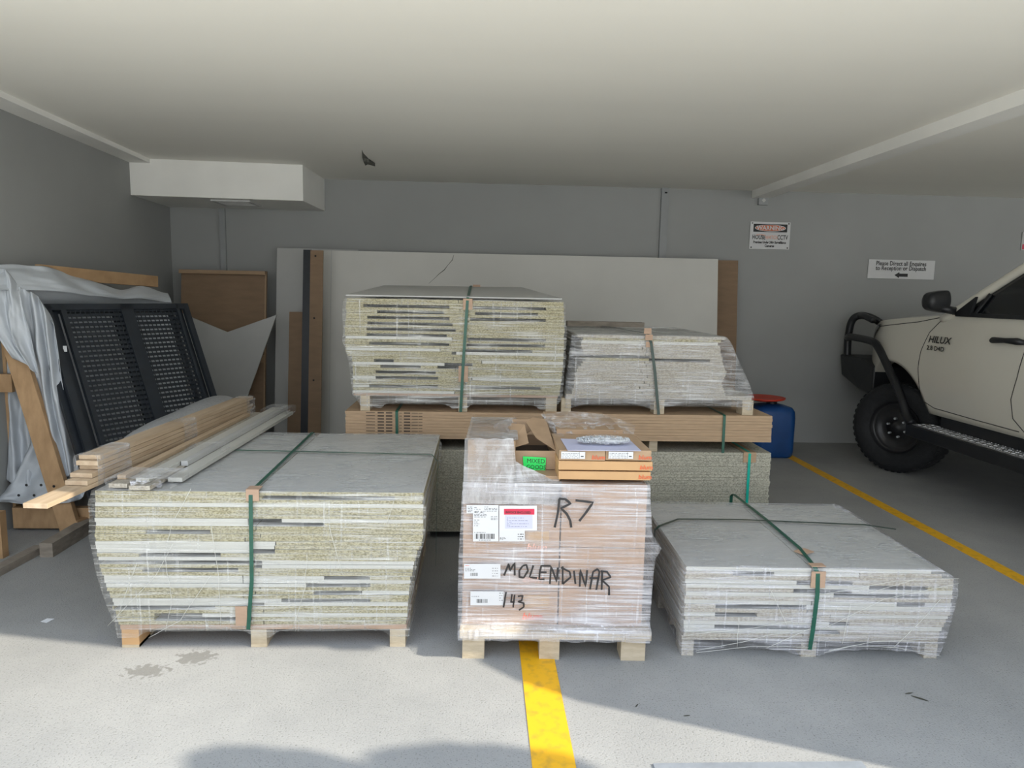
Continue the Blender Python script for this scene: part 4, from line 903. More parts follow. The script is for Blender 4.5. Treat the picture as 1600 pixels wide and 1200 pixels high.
for (px, py) in ((493, 400), (491, 497), (490, 594)):
    q = atY(px, py, 6.6); q = atY(px, py, 6.42+.24*q.z/zt2); MB().lathe([(.009, 0), (.009, .002), (0, .002)], (0, 0, 0), 10).mesh
    mbh = MB().lathe([(.009, -.001), (.009, .001)], (0, 0, 0), 10); mbh.v = [Vector((v.x, v.z-.003, v.y))+q for v in mbh.v]; mbh.build('screw_hole', 'dark_void', bsb)
lean('black_strip', (xat(474, 390, 6.75), xat(487, 390, 6.75)), atY(474, 390, 6.75).z, 6.50, 6.75, .016, 'black_steel', 'dark grey upright strip between white sheet and brown strip', 'board')
lean('brown_offcut', (xat(453, 487, 6.8), xat(474, 487, 6.8)), atY(453, 487, 6.8).z, 6.60, 6.78, .016, 'mdf_dark', 'shorter brown offcut board in front of the whitish sheet', 'board')
# leaning cardboard tray and cut grey panel in the corner
lid = thing('cardboard_tray', 'shallow brown cardboard tray leaning upright in back left corner', 'box', (-2.38, 6.9, 0))
xa, xb, zc = xat(282, 421, 6.9), xat(416, 427, 6.9), atY(282, 421, 6.9).z
def tp2(x, z, o=0): return Vector((x, 6.72+.2*z/zc-o, z))
MB().prism([tp2(xa, 0), tp2(xb, 0), tp2(xb, zc), tp2(xa, zc)], (0, .02, 0)).build('back_panel', 'mdf_dark', lid)
MB().prism([tp2(xa, zc-.035, .0), tp2(xb, zc-.035, .0), tp2(xb, zc, .0), tp2(xa, zc, .0)], (0, -.06, 0)).build('top_lip', 'carton', lid)
MB().prism([tp2(xb-.012, 0, .0), tp2(xb, 0, .0), tp2(xb, zc-.035, 0), tp2(xb-.012, zc-.035, 0)], (0, -.02, 0)).build('side_lip', 'carton', lid)
MB().prism([tp2(xb-.2, .8, .02), tp2(xb+.006, .8, .02), tp2(xb+.006, .87, .02), tp2(xb-.2, .87, .02)], (0, -.02, 0)).build('inner_ledge', 'carton', lid)
cp = [(432, 492), (355, 519), (285, 490), (270, 620), (300, 690), (358, 690), (385, 624)]
tag(MB().prism([atY(x, y, 6.62-(y-490)*.0006) for x, y in cp], (0, .016, 0)).build('cut_panel', 'grey_board'), 'grey panel with V-shaped cut top leaning before cardboard tray', 'panel')
# ------------------------------------------------------------------ left side: crate frame, tarpaulin, black mesh panels
fr = thing('timber_rack', 'tall pine A-frame rack with tarpaulin thrown over it by left wall', 'rack', (-2.6, 4.8, 0))
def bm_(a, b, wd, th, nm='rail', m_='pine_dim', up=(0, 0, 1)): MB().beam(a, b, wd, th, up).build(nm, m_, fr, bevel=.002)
bm_(atY(60, 424, 4.55), atY(243, 440, 5.75), .045, .085, 'top_rail')
bm_(atY(10, 500, 4.27)+Vector((0, 0, .0)), Vector((-2.45, 4.25, .03)), .11, .04, 'brace', up=(0, -1, .15))
a = atY(10, 500, 4.42); bm_((a.x-.03, 4.42, .03), (a.x-.03, 4.42, 1.35), .05, .05, 'post', up=(0, 1, 0))
a = atY(4, 600, 4.3); bm_((a.x-.05, 4.35, a.z), (a.x+.03, 4.35, a.z), .03, .11, 'cleat')
bm_((-2.83, 4.34, .08), (-2.37, 4.34, .08), .05, .13, 'bottom_rail'); bm_((-2.40, 4.38, .06), (-2.2, 5.8, .06), .05, .10, 'bottom_rail')
bm_((-2.43, 4.24, .045), (-2.37, 4.52, .045), .06, .09, 'end_block')
tag(MB().beam(atZ(0, 905, .02)+Vector((-.1, -.2, 0)), atZ(62, 857, .02), .06, .04).build('floor_timber', 'old_wood'), 'thin grey timber lying on floor at the left edge', 'timber')
tag(MB().beam(atZ(72, 860, .04)+Vector((0, -.0, 0)), atZ(172, 800, .04), .07, .08).build('floor_timber', 'old_wood'), 'thick dark timber skid on floor behind front left stack', 'timber')
tag(MB().box((-2.62, 3.88, .13), (.05, .05, .26)).build('timber_post', 'pine_dim'), 'short brown timber stub standing at far left edge', 'timber')
# black mesh panels
B0 = Vector((-2.62, 4.42, 1.375)); B1 = Vector((-2.115, 5.20, 1.375)); bdv = (B1-B0); BW = bdv.length; bdv.normalize(); bn = Vector((bdv.y, -bdv.x, 0))
foot0 = None
best = 9
for k in range(60):
    a_ = .1+k*.01; e = B0+bn*a_+Vector((0, 0, -1.335)); dd = e-B0
    # where does this edge meet the pixel (145,700)?
    for t__ in [i/100 for i in range(40, 101)]:
        q = B0+dd*t__; r_ = ray(145, 700); d_ = (q-Vector((0, 0, HCAM))).cross(r_).length/r_.length
        if d_ < best: best = d_; foot0 = a_
LEAN = min(max(foot0, .15), .6)
bup = (Vector((0, 0, 1.335))-bn*LEAN); BH = bup.length; bup.normalize(); bnn = bdv.cross(bup).normalized()
if bnn.dot(bn) < 0: bnn = -bnn
def bp_(u, v, o=0): return B0+bn*LEAN+Vector((0, 0, -1.335))+bdv*u+bup*v+bnn*o
def mesh_panel(off, shift, label, infill=True):
    t_ = thing('mesh_panel', label, 'panel', bp_(BW/2, 0, off), 'black mesh panels leaning on the left rack')
    def fb(u0, v0, u1, v1, wd, nm):
        MB().beam(bp_(u0+shift, v0, off), bp_(u1+shift, v1, off), wd, .025, up=bnn).build(nm, 'black_steel', t_)
    fb(0, .02, 0, BH, .045, 'frame_upright'); fb(.09, .02, .09, BH, .03, 'frame_upright'); fb(BW, .02, BW, BH, .04, 'frame_upright'); fb(BW-.07, .02, BW-.07, BH, .022, 'frame_upright'); fb(BW*.53, .02, BW*.53, BH, .085, 'centre_bar')
    fb(0, BH-.02, BW, BH-.02, .04, 'top_rail'); fb(0, .03, BW, .03, .04, 'bottom_rail')
    if not infill: return t_
    ms_ = MB()
    nr = 44
    for i in range(nr): v = .05+(BH-.09)*i/(nr-1); ms_.beam(bp_(.09+shift, v, off), bp_(BW-.07+shift, v, off), .019, .004, up=bnn)
    nc = 26
    for i in range(nc): u = .1+(BW-.18)*i/(nc-1); ms_.beam(bp_(u+shift, .04, off+.003), bp_(u+shift, BH-.03, off+.003), .006, .003, up=bnn)
    ms_.build('mesh_infill', 'black_steel', t_)
    return t_
t_ = mesh_panel(.0, 0, 'front black steel mesh panel leaning against the tarpaulin rack')
MB().box(bp_(.03, BH*.80, .015), (.02, .004, .035), Matrix.Rotation(.5, 3, 'Z')).build('white_tag', 'label_white', t_)
mesh_panel(-.045, -.03, 'rear black steel mesh panel, just behind the front one', False)
# tarpaulin surfaces
def drape(rows_, name, nu, nv, amp, fu, seed, par, m_='tarp', th=.002):
    """rows_: list of curves of (px,py,Y); catmull interpolated along both directions"""
    G_ = [[atY(*q) for q in r] for r in rows_]
    def cat(L, t_):
        n_ = len(L)-1; t_ = min(max(t_, 0), .99999)*n_; i = int(t_); f = t_-i
        p0, p1, p2, p3 = L[max(i-1, 0)], L[i], L[i+1], L[min(i+2, n_)]
        return .5*((2*p1)+(p2-p0)*f+(2*p0-5*p1+4*p2-p3)*f*f+(3*p1-p0-3*p2+p3)*f**3)
    def fn(u, v):
        q = cat([cat(r, u) for r in G_], v)
        k = amp*(math.sin(fu*u*2*PI+2.5*nz(u*2, v*2, seed))*.6+nz(u*fu*1.5, v*2.5, seed+3)+.5*nz(u*9, v*8, seed+9))
        return q+Vector((.35*k, -k, .25*k))
    return MB().grid(fn, nu, nv).build(name, m_, par, smooth=True, solid=th)
tr = thing('tarpaulin', 'pale grey tarpaulin draped over the pine rack by left wall', 'tarpaulin', (-2.5, 4.4, 0))
drape([[(-30, 420, 4.2), (30, 413, 4.4), (85, 421, 4.65), (140, 438, 4.95), (185, 452, 5.25), (225, 448, 5.55), (262, 458, 5.8)],
       [(-30, 440, 4.1), (30, 432, 4.3), (90, 440, 4.55), (145, 452, 4.85), (190, 460, 5.15), (230, 460, 5.45), (266, 466, 5.7)],
       [(-30, 462, 4.05), (30, 452, 4.25), (90, 456, 4.5), (145, 462, 4.8), (190, 466, 5.1), (230, 468, 5.4), (268, 472, 5.65)]], 'top_fold', 70, 20, .030, 4, 2, tr)
drape([[(30, 450, 4.33), (90, 454, 4.55), (150, 460, 4.85), (210, 464, 5.3), (268, 470, 5.7)], [(30, 466, 4.36), (90, 468, 4.6), (150, 470, 4.9), (210, 472, 5.35), (268, 476, 5.72)],
       [(40, 500, 4.5), (100, 500, 4.78), (160, 500, 5.15), (215, 500, 5.55), (268, 500, 5.8)], [(60, 600, 4.5), (110, 600, 4.72), (170, 600, 5.05), (225, 590, 5.4), (285, 580, 5.7)], [(90, 720, 4.42), (130, 720, 4.6), (180, 700, 4.9), (240, 680, 5.2), (305, 650, 5.5)]], 'top_cover', 50, 14, .010, 2, 5, tr)
drape([[(-25, 425, 4.15), (0, 418, 4.22), (15, 428, 4.25), (28, 446, 4.27)],
       [(-25, 470, 4.12), (2, 470, 4.18), (20, 480, 4.2), (36, 482, 4.22)],
       [(-20, 500, 4.12), (10, 515, 4.16), (28, 530, 4.18), (48, 530, 4.2)],
       [(20, 560, 4.2), (42, 570, 4.2), (52, 580, 4.2), (60, 585, 4.2)]], 'side_flap', 40, 50, .030, 2, 8, tr)
drape([[(28, 448, 4.28), (45, 455, 4.3), (62, 466, 4.32), (80, 500, 4.32)],
       [(38, 520, 4.28), (55, 530, 4.26), (72, 500, 4.28), (88, 520, 4.30)],
       [(45, 600, 4.30), (66, 610, 4.28), (84, 620, 4.28), (98, 600, 4.3)],
       [(60, 680, 4.32), (80, 690, 4.3), (98, 690, 4.3), (110, 690, 4.31)],
       [(85, 735, 4.33), (98, 745, 4.3), (110, 742, 4.3), (122, 730, 4.31)]], 'side_drop', 50, 70, .040, 3, 11, tr)
drape([[(14, 520, 4.42), (30, 540, 4.42), (44, 580, 4.42)], [(12, 600, 4.42), (36, 620, 4.42), (62, 640, 4.42)], [(14, 680, 4.4), (36, 690, 4.4), (70, 700, 4.4)], [(10, 750, 4.34), (40, 760, 4.32), (66, 752, 4.32)]], 'inner_drop', 40, 60, .035, 2, 14, tr)
drape([[(50, 690, 4.37), (80, 700, 4.36), (115, 720, 4.36), (130, 745, 4.36)], [(30, 735, 4.34), (70, 745, 4.32), (110, 750, 4.32), (135, 760, 4.34)],
       [(5, 768, 4.3), (50, 774, 4.24), (100, 776, 4.24), (130, 775, 4.3)], [(-10, 782, 4.3), (40, 788, 4.22), (100, 786, 4.22), (125, 780, 4.28)]], 'ground_fold', 60, 40, .035, 3, 17, tr)
ey = MB()
for (x, y) in ((41, 758), (64, 758), (84, 760), (29, 774), (53, 774)):
    q = atY(x, y, 4.205); e_ = MB().lathe([(.008, 0), (.008, .002)], (0, 0, 0), 12); ey.f += [tuple(i+len(ey.v) for i in f) for f in e_.f]; ey.v += [Vector((v.x, v.z, v.y))+q for v in e_.v]
ey.build('eyelets', 'dark_void', tr)
# bubble wrap roll behind the timber
br = thing('bubble_wrap_roll', 'grey bubble wrap roll lying behind the timber bundle', 'roll', (-1.95, 4.5, 0))
ra, rb_ = Vector((-1.86, 3.7, .56)), Vector((-1.84, 5.3, .62))
def rollf(u, v):
    t_ = u*2*PI; s_ = 1-abs(2*v-1)**6; R0 = .14*(.25+.75*s_)*(1+.05*nz(math.cos(t_)*2, math.sin(t_)*2, v*5)); c = ra.lerp(rb_, v); return c+Vector((math.cos(t_)*R0*1.15, 0, math.sin(t_)*R0))
MB().grid(rollf, 36, 30).build('roll', 'bubble', br, smooth=True, weld=True)
MB().bb(-1.94, -1.76, 3.95, 5.1, 0, .50).build('support_carton', 'mdf_dark', br)
# ------------------------------------------------------------------ blue drum
q = Vector((2.80, 6.62, 0)); dr = thing('blue_drum', 'blue plastic drum beside the packs near back wall', 'drum', q)
def rsq(w_, d_, r_, n_=6):
    P = []
    for (sx_2, sy_, a0) in ((1, 1, 0), (-1, 1, 90), (-1, -1, 180), (1, -1, 270)):
        for k in range(n_+1): an = math.radians(a0+90*k/n_); P.append((sx_2*(w_-r_)+r_*math.cos(an), sy_*(d_-r_)+r_*math.sin(an)))
    return P
db = MB(); prof = [(0, .9), (.02, .97), (.06, 1), (.38, 1), (.44, .97), (.475, .85), (.49, .55), (.50, .35)]
base_ = rsq(.19, .17, .07)
for (z, s_) in prof:
    for (x, y) in base_: db.v.append(q+Vector((x*s_, y*s_, z)))
nb_ = len(base_)
for i in range(len(prof)-1):
    for j in range(nb_): db.f.append((i*nb_+j, i*nb_+(j+1) % nb_, (i+1)*nb_+(j+1) % nb_, (i+1)*nb_+j))
db.f.append(tuple(range(nb_))[::-1]); db.f.append(tuple((len(prof)-1)*nb_+j for j in range(nb_)))
db.build('body', 'blue_plastic', dr, smooth=True); MB().lathe([(.05, .49), (.05, .52), (.0, .525)], q, 20).build('cap', 'black_plastic', dr)
rl = tag(MB().lathe([(.10, .526), (.19, .545), (.20, .56), (.185, .562), (.10, .545), (0, .545)], q+Vector((-.08, 0, 0)), 28).build('red_dish', 'red_plastic', smooth=True), 'red plastic lid resting on top of the blue drum', 'lid')
# ------------------------------------------------------------------ signs
def sign(px0, py0, px1, py1, name, label):
    a = atY(px0, py0, WY-.012); b = atY(px1, py1, WY-.012); t_ = thing(name, label, 'sign', ((a.x+b.x)/2, WY-.008, b.z))
    MB().bb(a.x, b.x, WY-.010, WY-.002, b.z, a.z).build('board', 'sign_white', t_, bevel=.002)
    return t_, a.x, b.x, a.z, b.z
t_, x0, x1, zt, zb = sign(1173, 346, 1233, 390, 'warning_sign', 'white security camera warning sign with red oval on wall')
SW = x1-x0; SH = zt-zb; yf = WY-.0115
MB().bb(x0+.08*SW, x1-.08*SW, yf, yf+.001, zt-.37*SH, zt-.08*SH).build('black_band', 'ink', t_)
def oval(rx, rz, m_, nm, y, cz): 
    mb = MB(); mb.v = [Vector(((x0+x1)/2+rx*math.cos(k*2*PI/36), y, cz+rz*math.sin(k*2*PI/36))) for k in range(36)]; mb.f = [tuple(range(36))]; mb.build(nm, m_, t_)
cz_ = zt-.225*SH; oval(.385*SW, .125*SH, 'sign_white', 'oval_rim', yf-.0005, cz_); oval(.365*SW, .108*SH, 'sign_orange', 'red_oval', yf-.001, cz_)
RX_ = (1, 0, 0); UZ_ = (0, 0, 1); cxs = (x0+x1)/2
def stx(s_, x, z, size, m_='ink', bold=.001, al='CENTER', sx=1, y=None): text_mb(s_, size, (x, (y or yf-.0008), z), RX_, UZ_, bold, al, 0, sx).build('lettering', m_, t_)
stx('WARNING', cxs, cz_-.018, .055, 'label_white', .0015, sx=1.05, y=yf-.0016)
stx('HOUSE', x0+.06*SW, zt-.64*SH, .062, bold=.0012, al='LEFT', sx=.68); stx('WATCH', x0+.385*SW, zt-.63*SH, .052, 'logo_faded', .001, al='LEFT', sx=.68); stx('CCTV', x0+.68*SW, zt-.64*SH, .064, bold=.0012, al='LEFT', sx=.66)
stx('Premises Under 24hr Surveillance', cxs, zt-.79*SH, .034, bold=.0012, sx=.72); stx('Cameras', cxs, zt-.92*SH, .034, bold=.0012, sx=.8)
MB().ribbon([(x0+.16*SW, yf-.001, zt-.49*SH), (x0+.25*SW, yf-.001, zt-.465*SH), (x0+.38*SW, yf-.001, zt-.49*SH)], .006, (0, -1, 0), .0004).build('roof_swoosh', 'logo_faded', t_)
for (sx_, sz_) in ((x0+.02, zt-.015), (x1-.02, zt-.015), (x0+.02, zb+.015), (x1-.02, zb+.015)): MB().bb(sx_-.006, sx_+.006, yf-.002, yf+.001, sz_-.006, sz_+.006).build('screw', 'ink', t_)
t_, x0, x1, zt, zb = sign(1358, 405, 1459, 437, 'direction_sign', 'white sign directing enquiries to reception, with left arrow')
SW = x1-x0; SH = zt-zb; cxs = (x0+x1)/2
stx('Please Direct all Enquires', x0+.11*SW, zt-.30*SH, .062, bold=.0010, al='LEFT', sx=.83); stx('to Reception or Dispatch', x0+.11*SW, zt-.55*SH, .062, bold=.0010, al='LEFT', sx=.83)
az = zt-.80*SH; ax0 = x0+.40*SW; ax1 = x0+.60*SW
MB().prism([(ax0, yf, az), (ax0+.05, yf, az+.03), (ax0+.05, yf, az+.016), (ax1, yf, az+.016), (ax1, yf, az-.016), (ax0+.05, yf, az-.016), (ax0+.05, yf, az-.03)], (0, -.001, 0)).build('arrow', 'ink', t_)
a = atY(1597, 363, WY); b = atY(1640, 392, WY); t_ = thing('notice', 'edge of a grey and red notice above the ute', 'sign', (a.x+.1, WY-.01, b.z))
MB().bb(a.x, a.x+.3, WY-.01, WY-.002, b.z, a.z).build('board', 'grey_board', t_); MB().bb(a.x+.01, a.x+.28, WY-.012, WY-.0105, b.z+.01, b.z+.06).build('red_band', 'label_pink', t_)
# ------------------------------------------------------------------ the ute
UXL = 3.60; HWD = .93; CXU = UXL+HWD
ut = thing('ute', 'white dual-cab ute with black bull bar parked nose to wall', 'car', (CXU, 4.4, 0))
FA, RA, WR = 6.02, 2.87, .395
def arch(y, c, r_): return .40+math.sqrt(max(0, r_*r_-(y-c)**2))
def zlow(y):
    z = .60
    if abs(y-FA) < .52: z = max(z, .40+.55*math.sqrt(max(0, 1-((y-FA)/.52)**2))*1.05)
    if abs(y-RA) < .5: z = max(z, arch(y, RA, .5))
    if y > FA+.40: z = max(z, .78+.10*(y-FA-.40))
    return z
def zup(y):      # shoulder / bonnet edge
    T = [(1.55, 1.20), (3.1, 1.23), (3.2, 1.395), (5.1, 1.395), (5.55, 1.385), (6.0, 1.35), (6.4, 1.315), (6.68, 1.26), (6.85, 1.16)]
    for (a, za), (b, zb2) in zip(T, T[1:]):
        if a <= y <= b: return za+(zb2-za)*(y-a)/(b-a)
    return T[-1][1]
def xin(y, z):
    k = .055*((z-1.0)/.4)**2 if z > 1.0 else .05*((1.0-z)/.45)**2
    if y > 6.05: k += .30*((y-6.05)/.8)**2
    if abs(y-FA) < .75: k -= .03*math.exp(-((y-FA)/.45)**2)*max(0, 1-abs(z-1.0)/.5)
    return k
ys = []
y = 1.6
while y < 6.851: ys.append(y); y += .035
def side(sgn):
    mb = MB(); nr = 16; k0 = 0
    for yy in ys:
        a, b = zlow(yy), zup(yy)
        for j in range(nr+1):
            z = a+(b-a)*j/nr; x = UXL+xin(yy, z); x = x if sgn < 0 else 2*CXU-x; mb.v.append(Vector((x, yy, z)))
    for i in range(len(ys)-1):
        for j in range(nr): a = i*(nr+1)+j; mb.f.append((a, a+1, a+nr+2, a+nr+1))
    # arch and sill return inwards
    k = len(mb.v)
    for yy in ys:
        x = UXL+xin(yy, zlow(yy)); 
        for dx in (0, .12): xx = x+dx; mb.v.append(Vector((xx if sgn < 0 else 2*CXU-xx, yy, zlow(yy))))
    for i in range(len(ys)-1): a = k+2*i; mb.f.append((a, a+1, a+3, a+2))
    return mb
side(-1).build('side_body', 'car_paint', ut, smooth=True, weld=True); side(1).build('side_body', 'car_paint', ut, smooth=True, weld=True)
def across(yy, z_fn, n_=20):
    out = []
    x0 = UXL+xin(yy, zup(yy)); x1 = 2*CXU-x0
    for i in range(n_+1): u = i/n_; out.append(Vector((x0+(x1-x0)*u, yy, z_fn(u))))
    return out
hd = MB(); rows_ = [yy for yy in ys if yy > 5.25]; nr = 20
for yy in rows_:
    base = zup(yy); hd.v += across(yy, lambda u: base+.055*(1-abs(2*u-1)**3)*min(1, max(0, (6.9-yy)/.3)), nr)
for i in range(len(rows_)-1):
    for j in range(nr): a = i*(nr+1)+j; hd.f.append((a, a+1, a+nr+2, a+nr+1))
hd.build('bonnet', 'car_paint', ut, smooth=True)
# bonnet shut line, door seams
def onside(y, z, o=.002): return Vector((UXL+xin(y, z)-o, y, z))
def seam(pts, nm='panel_gap', wd=.007):
    Q = []
    for a, b in zip(pts, pts[1:]):
        for k in range(8): t__ = k/8; Q.append((a[0]+(b[0]-a[0])*t__, a[1]+(b[1]-a[1])*t__))
    Q.append(pts[-1]); MB().tube([onside(*q, .0) for q in Q], wd/2, 6).build(nm, 'seam', ut)
seam([(6.45, 1.255), (6.1, 1.29), (5.75, 1.33), (5.5, 1.375)]); seam([(5.45, 1.385), (5.58, 1.25), (5.63, 1.1), (5.64, .95), (5.62, .78), (5.58, .69), (5.45, .655), (5.0, .645), (4.55, .64)])
seam([(4.56, 1.39), (4.55, 1.2), (4.58, 1.0), (4.62, .85), (4.60, .72), (4.5, .645)]); seam([(4.5, .645), (4.0, .64), (3.45, .64), (3.4, 1.0), (3.38, 1.39)]); seam([(3.13, .62), (3.13, 1.22)])
# front: grille, bumper, lamps
MB().prism([(CXU-.55, 6.80, .75), (CXU+.55, 6.80, .75), (CXU+.6, 6.86, 1.08), (CXU-.6, 6.86, 1.08)], (0, -.1, 0)).build('grille', 'black_plastic', ut)
for sgn in (-1, 1):
    f = lambda x: x if sgn < 0 else 2*CXU-x
    hl = MB(); up__ = [(6.34, 1.285), (6.5, 1.275), (6.65, 1.25), (6.78, 1.205), (6.845, 1.165)]; lo__ = [(6.42, 1.225), (6.54, 1.165), (6.66, 1.12), (6.78, 1.08), (6.845, 1.06)]
    def hlf(u, v):
        t__ = u*3.999; i = int(t__); q = t__-i
        A_ = [up__[i][k]+(up__[i+1][k]-up__[i][k])*q for k in (0, 1)]; B_ = [lo__[i][k]+(lo__[i+1][k]-lo__[i][k])*q for k in (0, 1)]
        y_, z_ = A_[0]+(B_[0]-A_[0])*v, A_[1]+(B_[1]-A_[1])*v; return (f(UXL+xin(y_, z_)-.012*math.sin(PI*min(max(v, .02), .98))**.3-.002), y_, z_)
    hl.grid(hlf, 16, 8).build('headlamp', 'headlamp', ut, smooth=True)
MB().bb(UXL+.10, 2*CXU-UXL-.10, 6.6, 6.84, .70, .80).build('valance', 'black_plastic', ut)
# steel bumper and bull bar
bb_ = MB(); bb_.prism([(UXL+.02, 6.35, .62), (UXL+.02, 6.35, .90), (UXL+.04, 6.62, .95), (UXL+.06, 7.06, .95), (UXL+.09, 7.06, .74), (UXL+.06, 6.65, .64)], (2*HWD-.2, 0, 0)); bb_.build('bumper', 'black_plastic', ut, bevel=.015)
def T_(pts, r_, nm): MB().tube(pts, r_, 12).build(nm, 'black_plastic', ut, smooth=True)
def mir(P): return [Vector((2*CXU-q[0], q[1], q[2])) for q in P]
def curve(P, n_=6):
    P = [Vector(q) for q in P]; out = []
    for i in range(len(P)-1):
        p0, p1, p2, p3 = P[max(i-1, 0)], P[i], P[i+1], P[min(i+2, len(P)-1)]
        for k in range(n_):
            f = k/n_; out.append(.5*((2*p1)+(p2-p0)*f+(2*p0-5*p1+4*p2-p3)*f*f+(3*p1-p0-3*p2+p3)*f**3))
    out.append(P[-1]); return out
hoop = curve([(UXL+.10, 6.99, .93), (UXL+.10, 7.0, 1.10), (UXL+.11, 6.98, 1.28), (UXL+.16, 6.93, 1.345), (UXL+.30, 6.93, 1.32), (UXL+.55, 6.95, 1.20), (CXU, 6.96, 1.18)])
T_(hoop, .036, 'bull_bar_hoop'); T_(mir(hoop), .036, 'bull_bar_hoop')
top2 = curve([(UXL+.15, 6.90, 1.35), (UXL+.12, 6.76, 1.345), (UXL+.12, 6.60, 1.31)]); T_(top2, .030, 'bull_bar_brace')
sb = curve([(UXL+.09, 6.98, 1.12), (UXL+.02, 6.80, 1.14), (UXL-.03, 6.35, 1.13), (UXL-.04, 6.20, 1.08), (UXL-.05, 5.98, .90), (UXL-.05, 5.78, .70), (UXL-.05, 5.68, .56), (UXL-.05, 5.60, .50)])
T_(sb, .034, 'side_rail'); T_(mir(sb), .034, 'side_rail')
# side steps
for sgn in (-1, 1):
    f = (lambda a, b: (a, b)) if sgn < 0 else (lambda a, b: (2*CXU-b, 2*CXU-a))
    xa_, xb_ = f(UXL-.09, UXL+.12); MB().bb(xa_, xb_, 3.45, 5.62, .40, .50).build('side_step', 'black_plastic', ut, bevel=.01)
    s_ = MB().bb(xa_+.015, xb_-.02, 3.5, 5.55, .5, .506)
    for i in range(60):
        for j in range(3): s_.box((xa_+.045+j*.055, 3.53+i*.034, .508), (.022, .007, .004), Matrix.Rotation(.7 if (i+j) % 2 else -.7, 3, 'Z'))
    s_.build('tread_plate', 'tread_plate', ut)
    xa_, xb_ = f(UXL+.06, UXL+.2); MB().bb(xa_, xb_, 3.4, 5.4, .44, .64).build('sill', 'black_plastic', ut)
# underbody, inner arches
MB().bb(UXL+.25, 2*CXU-UXL-.25, 1.7, 6.6, .42, .75).build('underbody', 'black_plastic', ut)
MB().bb(UXL+.28, 2*CXU-UXL-.28, 5.2, 6.5, .75, 1.18).build('engine_bay', 'black_plastic', ut)
MB().bb(UXL+.10, 2*CXU-UXL-.10, 3.2, 5.2, .62, 1.30).build('cabin_floor', 'black_plastic', ut)
# cab greenhouse
def cabp(sgn):
    f = lambda x: x if sgn < 0 else 2*CXU-x
    base = [(5.32, 1.395), (4.72, 1.80), (4.50, 1.865), (3.55, 1.86), (3.25, 1.78), (3.12, 1.39)]
    return [Vector((f(UXL+.055+(z-1.395)*.42), y, z)) for y, z in base]
A, B = cabp(-1), cabp(1)
MB().prism([A[0]+Vector((.03, 0, 0)), A[1]+Vector((.03, 0, 0)), B[1]-Vector((.03, 0, 0)), B[0]-Vector((.03, 0, 0))], (0, -.02, .0)).build('windscreen', 'car_glass', ut)
MB().prism([A[4], A[5], B[5], B[4]], (0, .02, 0)).build('rear_glass', 'car_glass', ut)
rf = MB(); nr = 14
prof_r = [(4.74, 1.79), (4.60, 1.845), (4.45, 1.868), (4.0, 1.875), (3.55, 1.862), (3.3, 1.80)]
for (yy, zz) in prof_r:
    xo = UXL+.055+(zz-1.395)*.42-.004
    for i in range(nr+1): u = i/nr; rf.v.append(Vector((xo+(2*CXU-2*xo)*u, yy, zz+.04*(1-abs(2*u-1)**4))))
for i in range(len(prof_r)-1):
    for j in range(nr): a = i*(nr+1)+j; rf.f.append((a, a+1, a+nr+2, a+nr+1))
rf.build('roof', 'car_paint', ut, smooth=True, solid=.02)
for sgn, PP in ((-1, A), (1, B)):
    off = Vector((-.004*(-sgn)*-1, 0, 0))
    MB().prism(PP, (.012*(-sgn), 0, 0)).build('side_glass', 'car_glass', ut)
    def pil(pts, wd, nm, o=.010):
        Q = [Vector(q)+Vector((sgn*o, 0, 0)) for q in pts]; MB().ribbon(Q, wd, (sgn, 0, .4), .012).build(nm, 'car_paint' if 'pillar' in nm or nm == 'roof_rail' else 'black_plastic', ut, bevel=.003)
    e = [Vector(q) for q in PP]
    cv = curve([e[0]+Vector((0, .16, -.03)), e[0]+Vector((0, .02, .03)), e[1]+Vector((0, .03, .015)), e[2]+Vector((0, 0, .012)), e[3], e[4], e[5]], 8)
    MB().tube(cv, .034, 10).build('a_pillar', 'car_paint', ut, smooth=True)
    pil([e[0]+Vector((0, -.42, .0)), e[1]+Vector((0, -.05, -.065))], .035, 'window_trim') if False else None
    bz = lambda y, z: Vector(((UXL+.055+(z-1.395)*.42) if sgn < 0 else 2*CXU-(UXL+.055+(z-1.395)*.42), y, z))
    pil([bz(4.50, 1.40), bz(4.46, 1.84)], .07, 'b_post'); pil([bz(5.12, 1.40), bz(5.06, 1.56)], .03, 'quarter_post')
    pil([bz(5.32, 1.402), bz(3.2, 1.402)], .03, 'window_seal')
# tub
MB().bb(UXL+.10, 2*CXU-UXL-.10, 1.62, 3.05, .62, .70).build('tub_floor', 'car_paint', ut); MB().bb(UXL+.05, 2*CXU-UXL-.05, 1.58, 1.64, .62, 1.2).build('tailgate', 'car_paint', ut); MB().bb(UXL+.08, 2*CXU-UXL-.08, 3.06, 3.12, .62, 1.42).build('cab_rear', 'car_paint', ut)
